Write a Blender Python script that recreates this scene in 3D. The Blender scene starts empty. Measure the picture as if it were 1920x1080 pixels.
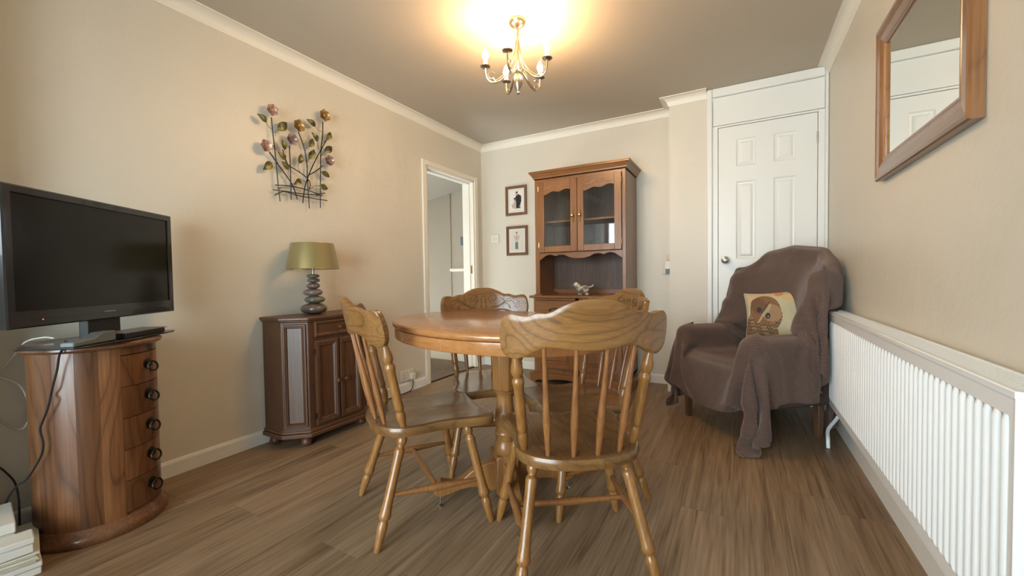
import bpy, bmesh, math, random
import numpy as np
from mathutils import Vector, Matrix
random.seed(7)
PI = math.pi
SC = bpy.context.scene
COL = SC.collection
def RAD(a): return math.radians(a)

# ------------------------------------------------------------------ camera, light, exposure
H, XL, XR, YB, YD, YN = 2.28, -2.364, .517, 3.628, 3.41, -1.35   # ceiling, left, right, back, door plane, near wall
def make_camera():
    yaw, pitch, roll = .5069, .0285, -.0148
    f = Vector((-math.sin(yaw)*math.cos(pitch), math.cos(yaw)*math.cos(pitch), -math.sin(pitch)))
    r = Vector((math.cos(yaw), math.sin(yaw), 0)); u = r.cross(f)
    c, s = math.cos(roll), math.sin(roll)
    r2 = c*r + s*u; u2 = -s*r + c*u
    cam = bpy.data.objects.new('camera', bpy.data.cameras.new('camera')); COL.objects.link(cam)
    m = Matrix((( r2.x, u2.x, -f.x, 0), (r2.y, u2.y, -f.y, 0), (r2.z, u2.z, -f.z, .9248), (0, 0, 0, 1)))
    cam.matrix_world = m
    cam.data.sensor_width = 36; cam.data.lens = 767.27/1920*36; cam.data.clip_start = .02
    SC.camera = cam
make_camera()
SC.view_settings.view_transform = 'Standard'; SC.view_settings.look = 'None'
SC.view_settings.gamma = 1; SC.view_settings.use_curve_mapping = False
SC.view_settings.exposure = 0.5
wd = bpy.data.worlds.new('sky'); SC.world = wd; wd.use_nodes = True
bg = wd.node_tree.nodes['Background']; bg.inputs[0].default_value = (.82, .92, .98, 1); bg.inputs[1].default_value = 13.5
def area(name, loc, rot, sx, sy, power, color, portal=False):
    l = bpy.data.lights.new(name, 'AREA'); l.shape = 'RECTANGLE'; l.size = sx; l.size_y = sy
    l.energy = power; l.color = color
    if portal: l.cycles.is_portal = True
    o = bpy.data.objects.new(name, l); COL.objects.link(o); o.location = loc; o.rotation_euler = rot
    return o
WIN = (-1.75, .05, .05, 2.10)      # glazed patio opening in the near wall: x0, x1, z0, z1
area('window_portal', ((WIN[0]+WIN[1])/2, YN-.06, (WIN[2]+WIN[3])/2), (RAD(90), 0, 0), WIN[1]-WIN[0], WIN[3]-WIN[2], 1, (1, 1, 1), True)
WIN2 = (-2.24, -1.94, 1.05, 1.95)    # narrow side light by the left corner, seen reflected in the dresser glass
CH = (-1.03, 1.955)               # chandelier axis
BULBS = [(CH[0]+.172*math.cos(RAD(a)), CH[1]+.172*math.sin(RAD(a))) for a in (-146, -79, -2, 72, 141)]
BULB_W, BULB_COL = 10.5, (1.0, .61, .29)

# ------------------------------------------------------------------ mesh helpers
class MB:
    def __init__(s): s.v = []; s.f = []; s.sm = []
    def add(s, vs, fs, smooth=False):
        b = len(s.v); s.v += [tuple(v) for v in vs]; s.f += [tuple(i+b for i in f) for f in fs]; s.sm += [smooth]*len(fs); return s
    def box(s, x0, x1, y0, y1, z0, z1):
        vs = [(x, y, z) for z in (z0, z1) for y in (y0, y1) for x in (x0, x1)]
        return s.add(vs, [(0,2,3,1),(4,5,7,6),(0,1,5,4),(2,6,7,3),(0,4,6,2),(1,3,7,5)])
    def obox(s, c, ux, uy, uz, hx, hy, hz):
        c, ux, uy, uz = map(Vector, (c, ux, uy, uz)); vs = [c+ux*a*hx+uy*b*hy+uz*d*hz for d in (-1,1) for b in (-1,1) for a in (-1,1)]
        return s.add(vs, [(0,2,3,1),(4,5,7,6),(0,1,5,4),(2,6,7,3),(0,4,6,2),(1,3,7,5)])
    def lathe(s, prof, c=(0,0,0), n=24, axis=None, cap=True):      # prof [(r, z)], axis: unit vector
        c = Vector(c); az = Vector(axis).normalized() if axis is not None else Vector((0,0,1))
        ax = az.orthogonal().normalized() if axis is not None else Vector((1,0,0)); ay = az.cross(ax)
        vs = []; fs = []
        for r, z in prof:
            for k in range(n):
                a = 2*PI*k/n; vs.append(c+az*z+(ax*math.cos(a)+ay*math.sin(a))*r)
        m = len(prof)
        for i in range(m-1):
            for k in range(n):
                a, b = i*n+k, i*n+(k+1) % n; fs.append((a, b, b+n, a+n))
        if cap: fs.append(tuple(reversed(range(n)))); fs.append(tuple(range((m-1)*n, m*n)))
        return s.add(vs, fs, True)
    def turned(s, p0, p1, prof, n=16):                              # prof [(t, r)] from p0 to p1
        p0, p1 = Vector(p0), Vector(p1); L = (p1-p0).length
        return s.lathe([(r, t*L) for t, r in prof], p0, n, (p1-p0))
    def tube(s, pts, rad, n=8, closed=False):
        pts = [Vector(p) for p in pts]; m = len(pts)
        if not hasattr(rad, '__len__'): rad = [rad]*m
        vs = []; fs = []; up = None
        for i, p in enumerate(pts):
            if closed: t = pts[(i+1) % m]-pts[i-1]
            else: t = pts[min(i+1, m-1)]-pts[max(i-1, 0)]
            t = t.normalized() if t.length > 1e-9 else Vector((0,0,1))
            up = t.orthogonal().normalized() if up is None else (up-t*up.dot(t)).normalized()
            w = t.cross(up)
            for k in range(n):
                a = 2*PI*k/n; vs.append(p+(up*math.cos(a)+w*math.sin(a))*rad[i])
        for i in range(m if closed else m-1):
            for k in range(n):
                a, b = i*n+k, i*n+(k+1) % n; c, d = ((i+1) % m)*n+(k+1) % n, ((i+1) % m)*n+k; fs.append((a, b, c, d))
        if not closed: fs.append(tuple(reversed(range(n)))); fs.append(tuple(range((m-1)*n, m*n)))
        return s.add(vs, fs, True)
    def prism(s, poly, fn, d0, d1, smooth=False):                   # poly [(a, b)], fn(a, b, d) -> point
        n = len(poly); vs = [fn(a, b, d0) for a, b in poly]+[fn(a, b, d1) for a, b in poly]
        fs = [tuple(reversed(range(n))), tuple(range(n, 2*n))]+[(i, (i+1) % n, (i+1) % n+n, i+n) for i in range(n)]
        return s.add(vs, fs, smooth)
    def ring(s, a0, a1, b0, b1, prof, fn, fill=False):              # mitred rectangle; prof [(inset, height)], fn(a, b, h)
        vs = []; fs = []
        for i, h in prof: vs += [fn(a0+i, b0+i, h), fn(a1-i, b0+i, h), fn(a1-i, b1-i, h), fn(a0+i, b1-i, h)]
        for j in range(len(prof)-1):
            for k in range(4):
                a, b = j*4+k, j*4+(k+1) % 4; fs.append((a, b, b+4, a+4))
        if fill: j = (len(prof)-1)*4; fs.append((j, j+1, j+2, j+3))
        return s.add(vs, fs)
    def sweep(s, path, prof, closed_prof=True):                     # path [(x, y)] left side inward normals given; prof [(out, z)]
        m = len(path); dirs = []
        for i in range(m-1):
            d = Vector((path[i+1][0]-path[i][0], path[i+1][1]-path[i][1])).normalized(); dirs.append(d)
        vs = []; k = len(prof)
        for i in range(m):
            if i == 0: nn = Vector((dirs[0].y, -dirs[0].x)); sc = 1
            elif i == m-1: nn = Vector((dirs[-1].y, -dirs[-1].x)); sc = 1
            else:
                n1 = Vector((dirs[i-1].y, -dirs[i-1].x)); n2 = Vector((dirs[i].y, -dirs[i].x)); nn = (n1+n2).normalized(); sc = 1/max(.2, nn.dot(n1))
            for o, z in prof: vs.append((path[i][0]+nn.x*o*sc, path[i][1]+nn.y*o*sc, z))
        fs = []
        for i in range(m-1):
            for j in range(k if closed_prof else k-1):
                a, b = i*k+j, i*k+(j+1) % k; fs.append((a, b, b+k, a+k))
        if closed_prof: fs.append(tuple(range(k))); fs.append(tuple(reversed(range((m-1)*k, m*k))))
        return s.add(vs, fs)
    def mesh(s, name, mat, sharp=40, xf=None):
        me = bpy.data.meshes.new(name); me.from_pydata(s.v, [], s.f)
        bm = bmesh.new(); bm.from_mesh(me); bmesh.ops.recalc_face_normals(bm, faces=bm.faces); bm.to_mesh(me); bm.free()
        if any(s.sm):
            me.polygons.foreach_set('use_smooth', [True]*len(me.polygons))
            me.set_sharp_from_angle(angle=RAD(sharp))
        if mat: me.materials.append(mat)
        if xf is not None: me.transform(xf)
        return me
def obj(name, mb, mat, parent=None, bevel=0, sub=0, sharp=40, label=None, stuff=False):
    me = mb.mesh(name, mat, sharp) if isinstance(mb, MB) else mb
    o = bpy.data.objects.new(name, me); COL.objects.link(o)
    if parent is not None: o.parent = parent
    if bevel:
        b = o.modifiers.new('bevel', 'BEVEL'); b.width = bevel; b.segments = 2; b.limit_method = 'ANGLE'; b.angle_limit = RAD(35)
        b.harden_normals = False
        me.polygons.foreach_set('use_smooth', [True]*len(me.polygons)); me.set_sharp_from_angle(angle=RAD(sharp))
    if sub:
        m = o.modifiers.new('sub', 'SUBSURF'); m.levels = sub; m.render_levels = sub
    if label: o['label'] = label
    if stuff: o['kind'] = 'stuff'
    return o
def thing(name, label, cat, loc=(0,0,0), rz=0, group=None):
    o = bpy.data.objects.new(name, None); COL.objects.link(o); o.empty_display_size = .05
    o.location = loc; o.rotation_euler = (0, 0, rz); o['label'] = label; o['category'] = cat
    if group: o['group'] = group
    return o
def tag(o, label, cat, group=None):
    o['label'] = label; o['category'] = cat
    if group: o['group'] = group
    return o
def struct(name, mb, mat, parent=None, bevel=0, loc=None, **k):
    o = obj(name, mb, mat, parent, bevel, **k)
    if parent is None: o['kind'] = 'structure'
    return o
def sroot(name, loc=(0,0,0)):
    o = bpy.data.objects.new(name, None); COL.objects.link(o); o.location = loc; o['kind'] = 'structure'; o.empty_display_size = .05; return o
def smooth_curve(pts, n=6):                                          # Catmull-Rom through the points
    P = [np.array(p, float) for p in pts]; out = []
    for i in range(len(P)-1):
        p0 = P[max(i-1, 0)]; p1 = P[i]; p2 = P[i+1]; p3 = P[min(i+2, len(P)-1)]
        for k in range(n):
            t = k/n; out.append(.5*((2*p1)+(-p0+p2)*t+(2*p0-5*p1+4*p2-p3)*t*t+(-p0+3*p1-3*p2+p3)*t**3))
    out.append(P[-1]); return [tuple(p) for p in out]

# ------------------------------------------------------------------ materials
def nt(name):
    m = bpy.data.materials.new(name); m.use_nodes = True; t = m.node_tree; return m, t, t.nodes['Principled BSDF']
def node(t, k, **kw):
    n = t.nodes.new(k)
    for a, b in kw.items(): setattr(n, a, b)
    return n
def coords(t, scale, rnd=True, rot=(0,0,0)):
    tc = node(t, 'ShaderNodeTexCoord'); mp = node(t, 'ShaderNodeMapping'); mp.inputs['Scale'].default_value = scale; mp.inputs['Rotation'].default_value = rot
    if rnd:
        oi = node(t, 'ShaderNodeObjectInfo'); vm = node(t, 'ShaderNodeVectorMath', operation='MULTIPLY_ADD')
        cb = node(t, 'ShaderNodeCombineXYZ')
        for i in range(3): t.links.new(oi.outputs['Random'], cb.inputs[i])
        t.links.new(cb.outputs[0], vm.inputs[0]); vm.inputs[1].default_value = (13.1, 17.7, 9.3); t.links.new(tc.outputs['Object'], vm.inputs[2]); t.links.new(vm.outputs[0], mp.inputs[0])
    else: t.links.new(tc.outputs['Object'], mp.inputs[0])
    return mp
def ramp(t, src, stops):
    r = node(t, 'ShaderNodeValToRGB'); e = r.color_ramp.elements
    while len(e) < len(stops): e.new(.5)
    for i, (p, c) in enumerate(stops): e[i].position = p; e[i].color = (*c, 1)
    t.links.new(src, r.inputs[0]); return r
def bump(t, b, src, strength, dist=.002):
    bp = node(t, 'ShaderNodeBump'); bp.inputs['Strength'].default_value = strength; bp.inputs['Distance'].default_value = dist
    t.links.new(src, bp.inputs['Height']); t.links.new(bp.outputs[0], b.inputs['Normal']); return bp
def wood(name, dark, mid, light, axis='z', rough=.32, scale=1.0, streak=10, contrast=1.0, coat=.25, rnd=True, figure=.5, K=7, lines=.45, vary=0):
    m, t, b = nt(name)
    s = [streak*scale]*3; s['xyz'.index(axis)] = 1.5*scale
    mp = coords(t, tuple(s), rnd)
    n1 = node(t, 'ShaderNodeTexNoise'); n1.inputs['Scale'].default_value = .55; n1.inputs['Detail'].default_value = .6; n1.inputs['Distortion'].default_value = .35
    t.links.new(mp.outputs[0], n1.inputs['Vector'])
    mth = node(t, 'ShaderNodeMath', operation='MULTIPLY'); mth.inputs[1].default_value = K*2.2; t.links.new(n1.outputs[0], mth.inputs[0])
    fr = node(t, 'ShaderNodeMath', operation='FRACT'); t.links.new(mth.outputs[0], fr.inputs[0])       # growth rings: soft rise, sharp dark edge
    rr = ramp(t, fr.outputs[0], [(0, (.45, .45, .45)), (.10, (.85, .85, .85)), (.55, (1, 1, 1)), (.90, (.80, .80, .80)), (1, (.45, .45, .45))])
    s2 = [150*scale]*3; s2['xyz'.index(axis)] = 4*scale
    mp2 = coords(t, tuple(s2), rnd)
    n2 = node(t, 'ShaderNodeTexNoise'); n2.inputs['Scale'].default_value = 1; n2.inputs['Detail'].default_value = 3; t.links.new(mp2.outputs[0], n2.inputs['Vector'])
    s3 = [5*scale]*3; s3['xyz'.index(axis)] = 1.2*scale
    mp3 = coords(t, tuple(s3), rnd); n3 = node(t, 'ShaderNodeTexNoise'); n3.inputs['Scale'].default_value = 1; n3.inputs['Detail'].default_value = 2; t.links.new(mp3.outputs[0], n3.inputs['Vector'])
    mx = node(t, 'ShaderNodeMix', data_type='FLOAT'); mx.inputs[0].default_value = 1-figure
    t.links.new(n3.outputs[0], mx.inputs[2]); t.links.new(n2.outputs[0], mx.inputs[3])
    r = ramp(t, mx.outputs[0], [(.5-.24/contrast, dark), (.5, mid), (.5+.24/contrast, light)])
    mul = node(t, 'ShaderNodeMix', data_type='RGBA', blend_type='MULTIPLY'); mul.inputs[0].default_value = lines
    t.links.new(r.outputs[0], mul.inputs[6]); t.links.new(rr.outputs[0], mul.inputs[7]); out = mul.outputs[2]
    if vary:
        oi = node(t, 'ShaderNodeObjectInfo'); hsv = node(t, 'ShaderNodeHueSaturation'); mr = node(t, 'ShaderNodeMapRange'); mr.inputs['To Min'].default_value = 1-vary; mr.inputs['To Max'].default_value = 1+vary
        t.links.new(oi.outputs['Random'], mr.inputs[0]); t.links.new(mr.outputs[0], hsv.inputs['Value']); t.links.new(out, hsv.inputs['Color']); out = hsv.outputs[0]
    t.links.new(out, b.inputs['Base Color'])
    b.inputs['Roughness'].default_value = rough; b.inputs['Coat Weight'].default_value = coat; b.inputs['Coat Roughness'].default_value = .22
    bump(t, b, n2.outputs[0], .10, .0008)
    return m
def paint(name, col, rough=.5, bmp=.0, scale=60, var=.0, vscale=2.0):
    m, t, b = nt(name)
    b.inputs['Roughness'].default_value = rough
    mp = coords(t, (1, 1, 1), False)
    n = node(t, 'ShaderNodeTexNoise'); n.inputs['Scale'].default_value = vscale; n.inputs['Detail'].default_value = 5; t.links.new(mp.outputs[0], n.inputs['Vector'])
    r = ramp(t, n.outputs[0], [(.3, tuple(c*(1-var) for c in col)), (.7, tuple(min(1, c*(1+var)) for c in col))])
    t.links.new(r.outputs[0], b.inputs['Base Color'])
    if bmp:
        n2 = node(t, 'ShaderNodeTexNoise'); n2.inputs['Scale'].default_value = scale; n2.inputs['Detail'].default_value = 6; t.links.new(mp.outputs[0], n2.inputs['Vector'])
        bump(t, b, n2.outputs[0], bmp, .003)
    return m
def metal(name, col, rough=.3, var=0):
    m, t, b = nt(name); b.inputs['Metallic'].default_value = 1; b.inputs['Roughness'].default_value = rough
    mp = coords(t, (30, 30, 30), False); n = node(t, 'ShaderNodeTexNoise'); n.inputs['Scale'].default_value = 1; t.links.new(mp.outputs[0], n.inputs['Vector'])
    r = ramp(t, n.outputs[0], [(.3, tuple(c*.85 for c in col)), (.7, col)]); t.links.new(r.outputs[0], b.inputs['Base Color'])
    return m
def plain(name, col, rough=.5, coat=0, emit=None, es=0):
    m, t, b = nt(name); b.inputs['Base Color'].default_value = (*col, 1); b.inputs['Roughness'].default_value = rough; b.inputs['Coat Weight'].default_value = coat
    if emit: b.inputs['Emission Color'].default_value = (*emit, 1); b.inputs['Emission Strength'].default_value = es
    return m
def wallmat(name, col, rough=.42):
    m, t, b = nt(name); b.inputs['Roughness'].default_value = rough
    mp = coords(t, (1, 1, 1), False)
    n = node(t, 'ShaderNodeTexNoise'); n.inputs['Scale'].default_value = 1.3; n.inputs['Detail'].default_value = 4; t.links.new(mp.outputs[0], n.inputs['Vector'])
    r = ramp(t, n.outputs[0], [(.3, tuple(c*.96 for c in col)), (.7, tuple(c*1.03 for c in col))]); t.links.new(r.outputs[0], b.inputs['Base Color'])
    n2 = node(t, 'ShaderNodeTexNoise'); n2.inputs['Scale'].default_value = 9; n2.inputs['Detail'].default_value = 3; n2.inputs['Roughness'].default_value = .6; t.links.new(mp.outputs[0], n2.inputs['Vector'])
    bump(t, b, n2.outputs[0], .26, .012)
    return m
def vcol(name, rough=.7, bmp=None):
    m, t, b = nt(name); a = node(t, 'ShaderNodeVertexColor', layer_name='print'); t.links.new(a.outputs[0], b.inputs['Base Color']); b.inputs['Roughness'].default_value = rough
    return m

M = {}
M['wall'] = wallmat('greige_wall_paint', (.66, .615, .515))
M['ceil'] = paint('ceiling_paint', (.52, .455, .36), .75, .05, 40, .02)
M['white'] = paint('white_gloss_paint', (.80, .80, .76), .32, .03, 12, .01)
M['cornice'] = paint('cornice_paint', (.80, .76, .66), .5, .02, 20, .01)
M['rad'] = paint('radiator_enamel', (.86, .87, .86), .22, 0, 10, .0)
M['oak'] = wood('golden_oak', (.15, .058, .013), (.265, .118, .031), (.38, .185, .057), 'z', .28, 1.0, 14, 1.0, .3, lines=.35)
M['oakx'] = wood('golden_oak_across', (.15, .064, .017), (.24, .112, .033), (.32, .165, .053), 'x', .28, 1.15, 13, 1.0, .35, figure=.5, K=6, lines=.85)
M['oakseat'] = wood('golden_oak_seat', (.115, .052, .016), (.185, .090, .028), (.25, .128, .044), 'y', .24, 1.6, 7, 1.0, .35, figure=.6, K=5, lines=.6)
M['oakdk'] = wood('dark_spindle_oak', (.13, .048, .014), (.23, .092, .028), (.33, .15, .050), 'z', .3, 1.0, 14, lines=.35)  # slightly darker oak for spindles and stretchers
M['table'] = wood('table_oak', (.24, .090, .026), (.36, .150, .048), (.44, .20, .070), 'x', .2, 1.0, 10, .9, .5, False, .4, K=4, lines=.22)
M['tableped'] = wood('pedestal_oak', (.16, .065, .019), (.28, .125, .038), (.37, .18, .06), 'z', .3, 1.0, 12, lines=.3)
M['groove'] = plain('carved_groove_stain', (.10, .045, .016), .5)
M['hutch'] = wood('hutch_oak', (.14, .056, .017), (.25, .108, .036), (.34, .16, .058), 'z', .34, 1.0, 14, lines=.3)
M['hutchx'] = wood('hutch_oak_across', (.14, .056, .017), (.25, .108, .036), (.34, .16, .058), 'x', .34, 1.0, 14, lines=.3)
M['hutchlight'] = wood('highlit_carving_oak', (.25, .12, .045), (.38, .20, .085), (.48, .28, .13), 'x', .3, 1.0, 14)  # highlights of the raised carving put into a paler oak colour
M['hutchin'] = wood('hutch_back_veneer', (.08, .04, .024), (.14, .075, .048), (.20, .115, .078), 'z', .5, 1.0, 16, 1.2, .05, K=9, lines=.6)
M['cab'] = wood('dark_oak', (.040, .015, .006), (.085, .034, .014), (.135, .060, .026), 'z', .45, 1.0, 14, 1, .05, lines=.4)
M['cabx'] = wood('dark_oak_across', (.045, .017, .007), (.095, .038, .015), (.145, .065, .028), 'y', .42, 1.0, 14, 1, .08, lines=.4)
M['cabpanel'] = wood('dark_oak_panel', (.075, .042, .027), (.115, .070, .047), (.155, .10, .07), 'z', .42, 1.0, 30, 1.3, .1, lines=.3)
M['rose'] = wood('sheesham_wood', (.060, .020, .007), (.155, .060, .021), (.27, .125, .050), 'z', .32, 1.0, 7, 1.0, .3, figure=.7, K=9, lines=.95, vary=.3)
M['rose2'] = wood('sheesham_wood_rim', (.08, .03, .013), (.17, .072, .03), (.25, .12, .055), 'x', .3, 1.0, 12, 1.0, .4)
M['leg'] = wood('armchair_leg_wood', (.05, .022, .01), (.10, .045, .02), (.16, .08, .038), 'z', .4)
M['mframe'] = wood('mirror_frame_wood', (.15, .055, .018), (.28, .12, .04), (.40, .20, .075), 'z', .25, 1.0, 16, 1, .6)
M['mframey'] = wood('mirror_frame_wood_across', (.12, .055, .03), (.21, .105, .05), (.29, .16, .085), 'y', .3, 1.0, 16, 1, .5)
M['picframe'] = wood('picture_frame_wood', (.08, .035, .018), (.16, .075, .038), (.23, .12, .06), 'z', .5, 2.0, 14)
M['black'] = plain('black_gloss_plastic', (.012, .012, .012), .22, .3)
M['blackm'] = plain('black_matt_plastic', (.012, .012, .013), .5)
M['screen'] = plain('dark_screen_glass', (.009, .0085, .007), .16, 0); M['screen'].node_tree.nodes['Principled BSDF'].inputs['Specular IOR Level'].default_value = .28
M['iron'] = metal('blackened_iron', (.05, .045, .04), .4)
M['nickel'] = metal('antique_nickel', (.50, .44, .36), .28)
M['chrome'] = metal('satin_chrome', (.62, .60, .56), .25)
M['brass'] = metal('polished_brass', (.75, .52, .22), .22)
M['plastic'] = plain('white_plastic', (.72, .68, .60), .35)
M['greyp'] = plain('grey_plastic', (.14, .16, .17), .45)
M['socketdark'] = plain('socket_slot', (.05, .045, .04), .6)
M['candle'] = plain('cream_candle_tube', (.75, .62, .42), .45)
M['bulb'] = plain('lit_flame_bulb', (1, .9, .7), .3, 0, (1, .80, .50), 28)
M['led'] = plain('red_standby_light', (.6, .02, .02), .3, 0, (1, .05, .03), 3)
M['badge'] = plain('grey_badge', (.22, .21, .19), .4)
M['hallwall'] = wallmat('shaded_hall_wall_paint', (.40, .355, .285))  # darkened from the room's paint: the hall's dim light put into the colour
M['card'] = plain('white_card', (.70, .69, .64), .6)
M['paper'] = plain('cream_paper', (.68, .65, .55), .7)
M['mount'] = plain('cream_mount_board', (.72, .64, .54), .7)
M['cableb'] = plain('black_cable', (.015, .014, .014), .45)
M['cablew'] = plain('white_cable', (.60, .58, .52), .45)
M['upholstery'] = paint('brown_upholstery', (.08, .05, .04), .85, .2, 200, .1)
M['print'] = vcol('printed_fabric', .75); M['photo'] = vcol('printed_photo', .35)
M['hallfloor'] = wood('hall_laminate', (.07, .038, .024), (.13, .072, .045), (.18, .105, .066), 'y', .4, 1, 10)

def floor_mat():
    m, t, b = nt('grey_brown_laminate')
    oi = node(t, 'ShaderNodeObjectInfo')
    mp = coords(t, (24, 1.1, 8)); n1 = node(t, 'ShaderNodeTexNoise'); n1.inputs['Scale'].default_value = 1; n1.inputs['Detail'].default_value = 6; n1.inputs['Distortion'].default_value = 1.5; n1.inputs['Roughness'].default_value = .6; t.links.new(mp.outputs[0], n1.inputs['Vector'])
    mp2 = coords(t, (130, 4, 40)); n2 = node(t, 'ShaderNodeTexNoise'); n2.inputs['Scale'].default_value = 1; n2.inputs['Detail'].default_value = 4; t.links.new(mp2.outputs[0], n2.inputs['Vector'])
    mx = node(t, 'ShaderNodeMix', data_type='FLOAT'); mx.inputs[0].default_value = .42; t.links.new(n1.outputs[0], mx.inputs[2]); t.links.new(n2.outputs[0], mx.inputs[3])
    r = ramp(t, mx.outputs[0], [(.34, (.115, .066, .034)), (.46, (.210, .136, .076)), (.58, (.280, .190, .113)), (.74, (.35, .25, .157))])
    hsv = node(t, 'ShaderNodeHueSaturation'); mr = node(t, 'ShaderNodeMapRange'); mr.inputs['To Min'].default_value = .92; mr.inputs['To Max'].default_value = 1.07
    t.links.new(oi.outputs['Random'], mr.inputs[0]); t.links.new(mr.outputs[0], hsv.inputs['Value']); t.links.new(r.outputs[0], hsv.inputs['Color']); t.links.new(hsv.outputs[0], b.inputs['Base Color'])
    b.inputs['Roughness'].default_value = .42; bump(t, b, n2.outputs[0], .15, .001); return m
M['floor'] = floor_mat()
def throw_mat():
    m, t, b = nt('brown_ribbed_fleece')
    uv = node(t, 'ShaderNodeUVMap', uv_map='UVMap'); w = node(t, 'ShaderNodeTexWave', bands_direction='DIAGONAL'); w.inputs['Scale'].default_value = 52; w.inputs['Distortion'].default_value = .5; w.inputs['Detail'].default_value = 1
    t.links.new(uv.outputs[0], w.inputs['Vector'])
    n = node(t, 'ShaderNodeTexNoise'); n.inputs['Scale'].default_value = 5; n.inputs['Detail'].default_value = 3; t.links.new(uv.outputs[0], n.inputs['Vector'])
    r = ramp(t, w.outputs[0], [(.1, (.092, .054, .042)), (.8, (.130, .083, .067))])
    hsv = node(t, 'ShaderNodeHueSaturation'); mr = node(t, 'ShaderNodeMapRange'); mr.inputs['To Min'].default_value = .75; mr.inputs['To Max'].default_value = 1.2
    t.links.new(n.outputs[0], mr.inputs[0]); t.links.new(mr.outputs[0], hsv.inputs['Value']); t.links.new(r.outputs[0], hsv.inputs['Color']); t.links.new(hsv.outputs[0], b.inputs['Base Color'])
    b.inputs['Roughness'].default_value = .9; b.inputs['Sheen Weight'].default_value = .5; b.inputs['Sheen Roughness'].default_value = .4; b.inputs['Sheen Tint'].default_value = (.75, .6, .52, 1)
    bump(t, b, w.outputs[0], .6, .004); return m
M['throw'] = throw_mat()
def shade_mat():
    m, t, b = nt('olive_satin_shade'); b.inputs['Base Color'].default_value = (.30, .235, .095, 1); b.inputs['Roughness'].default_value = .32; b.inputs['Metallic'].default_value = .6
    b.inputs['Anisotropic'].default_value = .6; b.inputs['Sheen Weight'].default_value = .3
    mp = coords(t, (300, 300, 20), False); n = node(t, 'ShaderNodeTexNoise'); n.inputs['Scale'].default_value = 1; t.links.new(mp.outputs[0], n.inputs['Vector']); bump(t, b, n.outputs[0], .1, .001); return m
M['shade'] = shade_mat()
def glass_mat():
    m = bpy.data.materials.new('clear_glass'); m.use_nodes = True; t = m.node_tree; t.nodes.clear()
    o = node(t, 'ShaderNodeOutputMaterial'); mix = node(t, 'ShaderNodeMixShader'); tr = node(t, 'ShaderNodeBsdfTransparent'); gl = node(t, 'ShaderNodeBsdfGlossy'); gl.inputs['Roughness'].default_value = .02
    fr = node(t, 'ShaderNodeFresnel'); fr.inputs[0].default_value = 1.6; tr.inputs[0].default_value = (.93, .95, .95, 1)
    t.links.new(fr.outputs[0], mix.inputs[0]); t.links.new(tr.outputs[0], mix.inputs[1]); t.links.new(gl.outputs[0], mix.inputs[2]); t.links.new(mix.outputs[0], o.inputs[0]); return m
M['glass'] = glass_mat()
def mirror_mat():
    m, t, b = nt('silvered_mirror'); b.inputs['Base Color'].default_value = (.88, .9, .87, 1); b.inputs['Metallic'].default_value = 1; b.inputs['Roughness'].default_value = .01; return m
M['mirror'] = mirror_mat()
def pebble(name, c):
    m, t, b = nt(name); mp = coords(t, (18, 18, 40)); n = node(t, 'ShaderNodeTexNoise'); n.inputs['Scale'].default_value = 1; n.inputs['Detail'].default_value = 4; t.links.new(mp.outputs[0], n.inputs['Vector'])
    r = ramp(t, n.outputs[0], [(.3, tuple(x*.65 for x in c)), (.7, tuple(x*1.25 for x in c))]); t.links.new(r.outputs[0], b.inputs['Base Color']); b.inputs['Roughness'].default_value = .28; b.inputs['Coat Weight'].default_value = .4; return m
M['peb_g'] = pebble('green_grey_pebble', (.13, .125, .085)); M['peb_r'] = pebble('rosy_pebble', (.17, .115, .10)); M['peb_b'] = pebble('brown_pebble', (.095, .07, .055))
def leafmat(name, a, b_, rough=.35):
    m, t, b = nt(name); mp = coords(t, (40, 40, 40)); n = node(t, 'ShaderNodeTexNoise'); n.inputs['Scale'].default_value = 1; n.inputs['Detail'].default_value = 3; t.links.new(mp.outputs[0], n.inputs['Vector'])
    r = ramp(t, n.outputs[0], [(.38, a), (.62, b_)]); t.links.new(r.outputs[0], b.inputs['Base Color']); b.inputs['Metallic'].default_value = .25; b.inputs['Roughness'].default_value = rough; return m
M['leafg'] = leafmat('green_gold_enamel', (.018, .035, .016), (.17, .14, .03)); M['petp'] = leafmat('pink_enamel', (.42, .20, .20), (.75, .60, .50)); M['petg'] = leafmat('gold_enamel', (.26, .13, .06), (.62, .42, .13)); M['petv'] = leafmat('mauve_enamel', (.26, .16, .20), (.66, .54, .46))

# ------------------------------------------------------------------ room shell
DO = (2.745, 3.487, 1.90)                       # doorway in the left wall: y0, y1, head
w = MB(); T = .12
w.box(XL-T, XL, YN-T, DO[0], 0, H); w.box(XL-T, XL, DO[1], YB+T, 0, H); w.box(XL-T, XL, DO[0], DO[1], DO[2], H)
struct('wall_left', w, M['wall'])
struct('wall_right', MB().box(XR, XR+T, YN-T, YD+.5, 0, H), M['wall'])
struct('wall_back', MB().box(XL-T, -.4756, YB, YB+T, 0, H), M['wall'])
XP = -.4756; AX = -.212
w = MB(); w.box(XP, AX, YD, YB+T, 0, H); struct('wall_pier', w, M['wall'])
w = MB(); w.box(XL-T, WIN2[0], YN-T, YN, 0, H); w.box(WIN2[1], WIN[0], YN-T, YN, 0, H); w.box(WIN2[0], WIN2[1], YN-T, YN, 0, WIN2[2]); w.box(WIN2[0], WIN2[1], YN-T, YN, WIN2[3], H); w.box(WIN[1], XR+T, YN-T, YN, 0, H); w.box(WIN[0], WIN[1], YN-T, YN, WIN[3], H); w.box(WIN[0], WIN[1], YN-T, YN, 0, WIN[2])
struct('wall_near', w, M['wall'])
struct('wall_nib', MB().box(XL, XL+.115, YN, .30, 0, H-.001), M['wall'])
struct('ceiling', MB().box(XL-T, XR+T, YN-T, YB+T, H, H+.1), M['ceil'])
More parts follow.
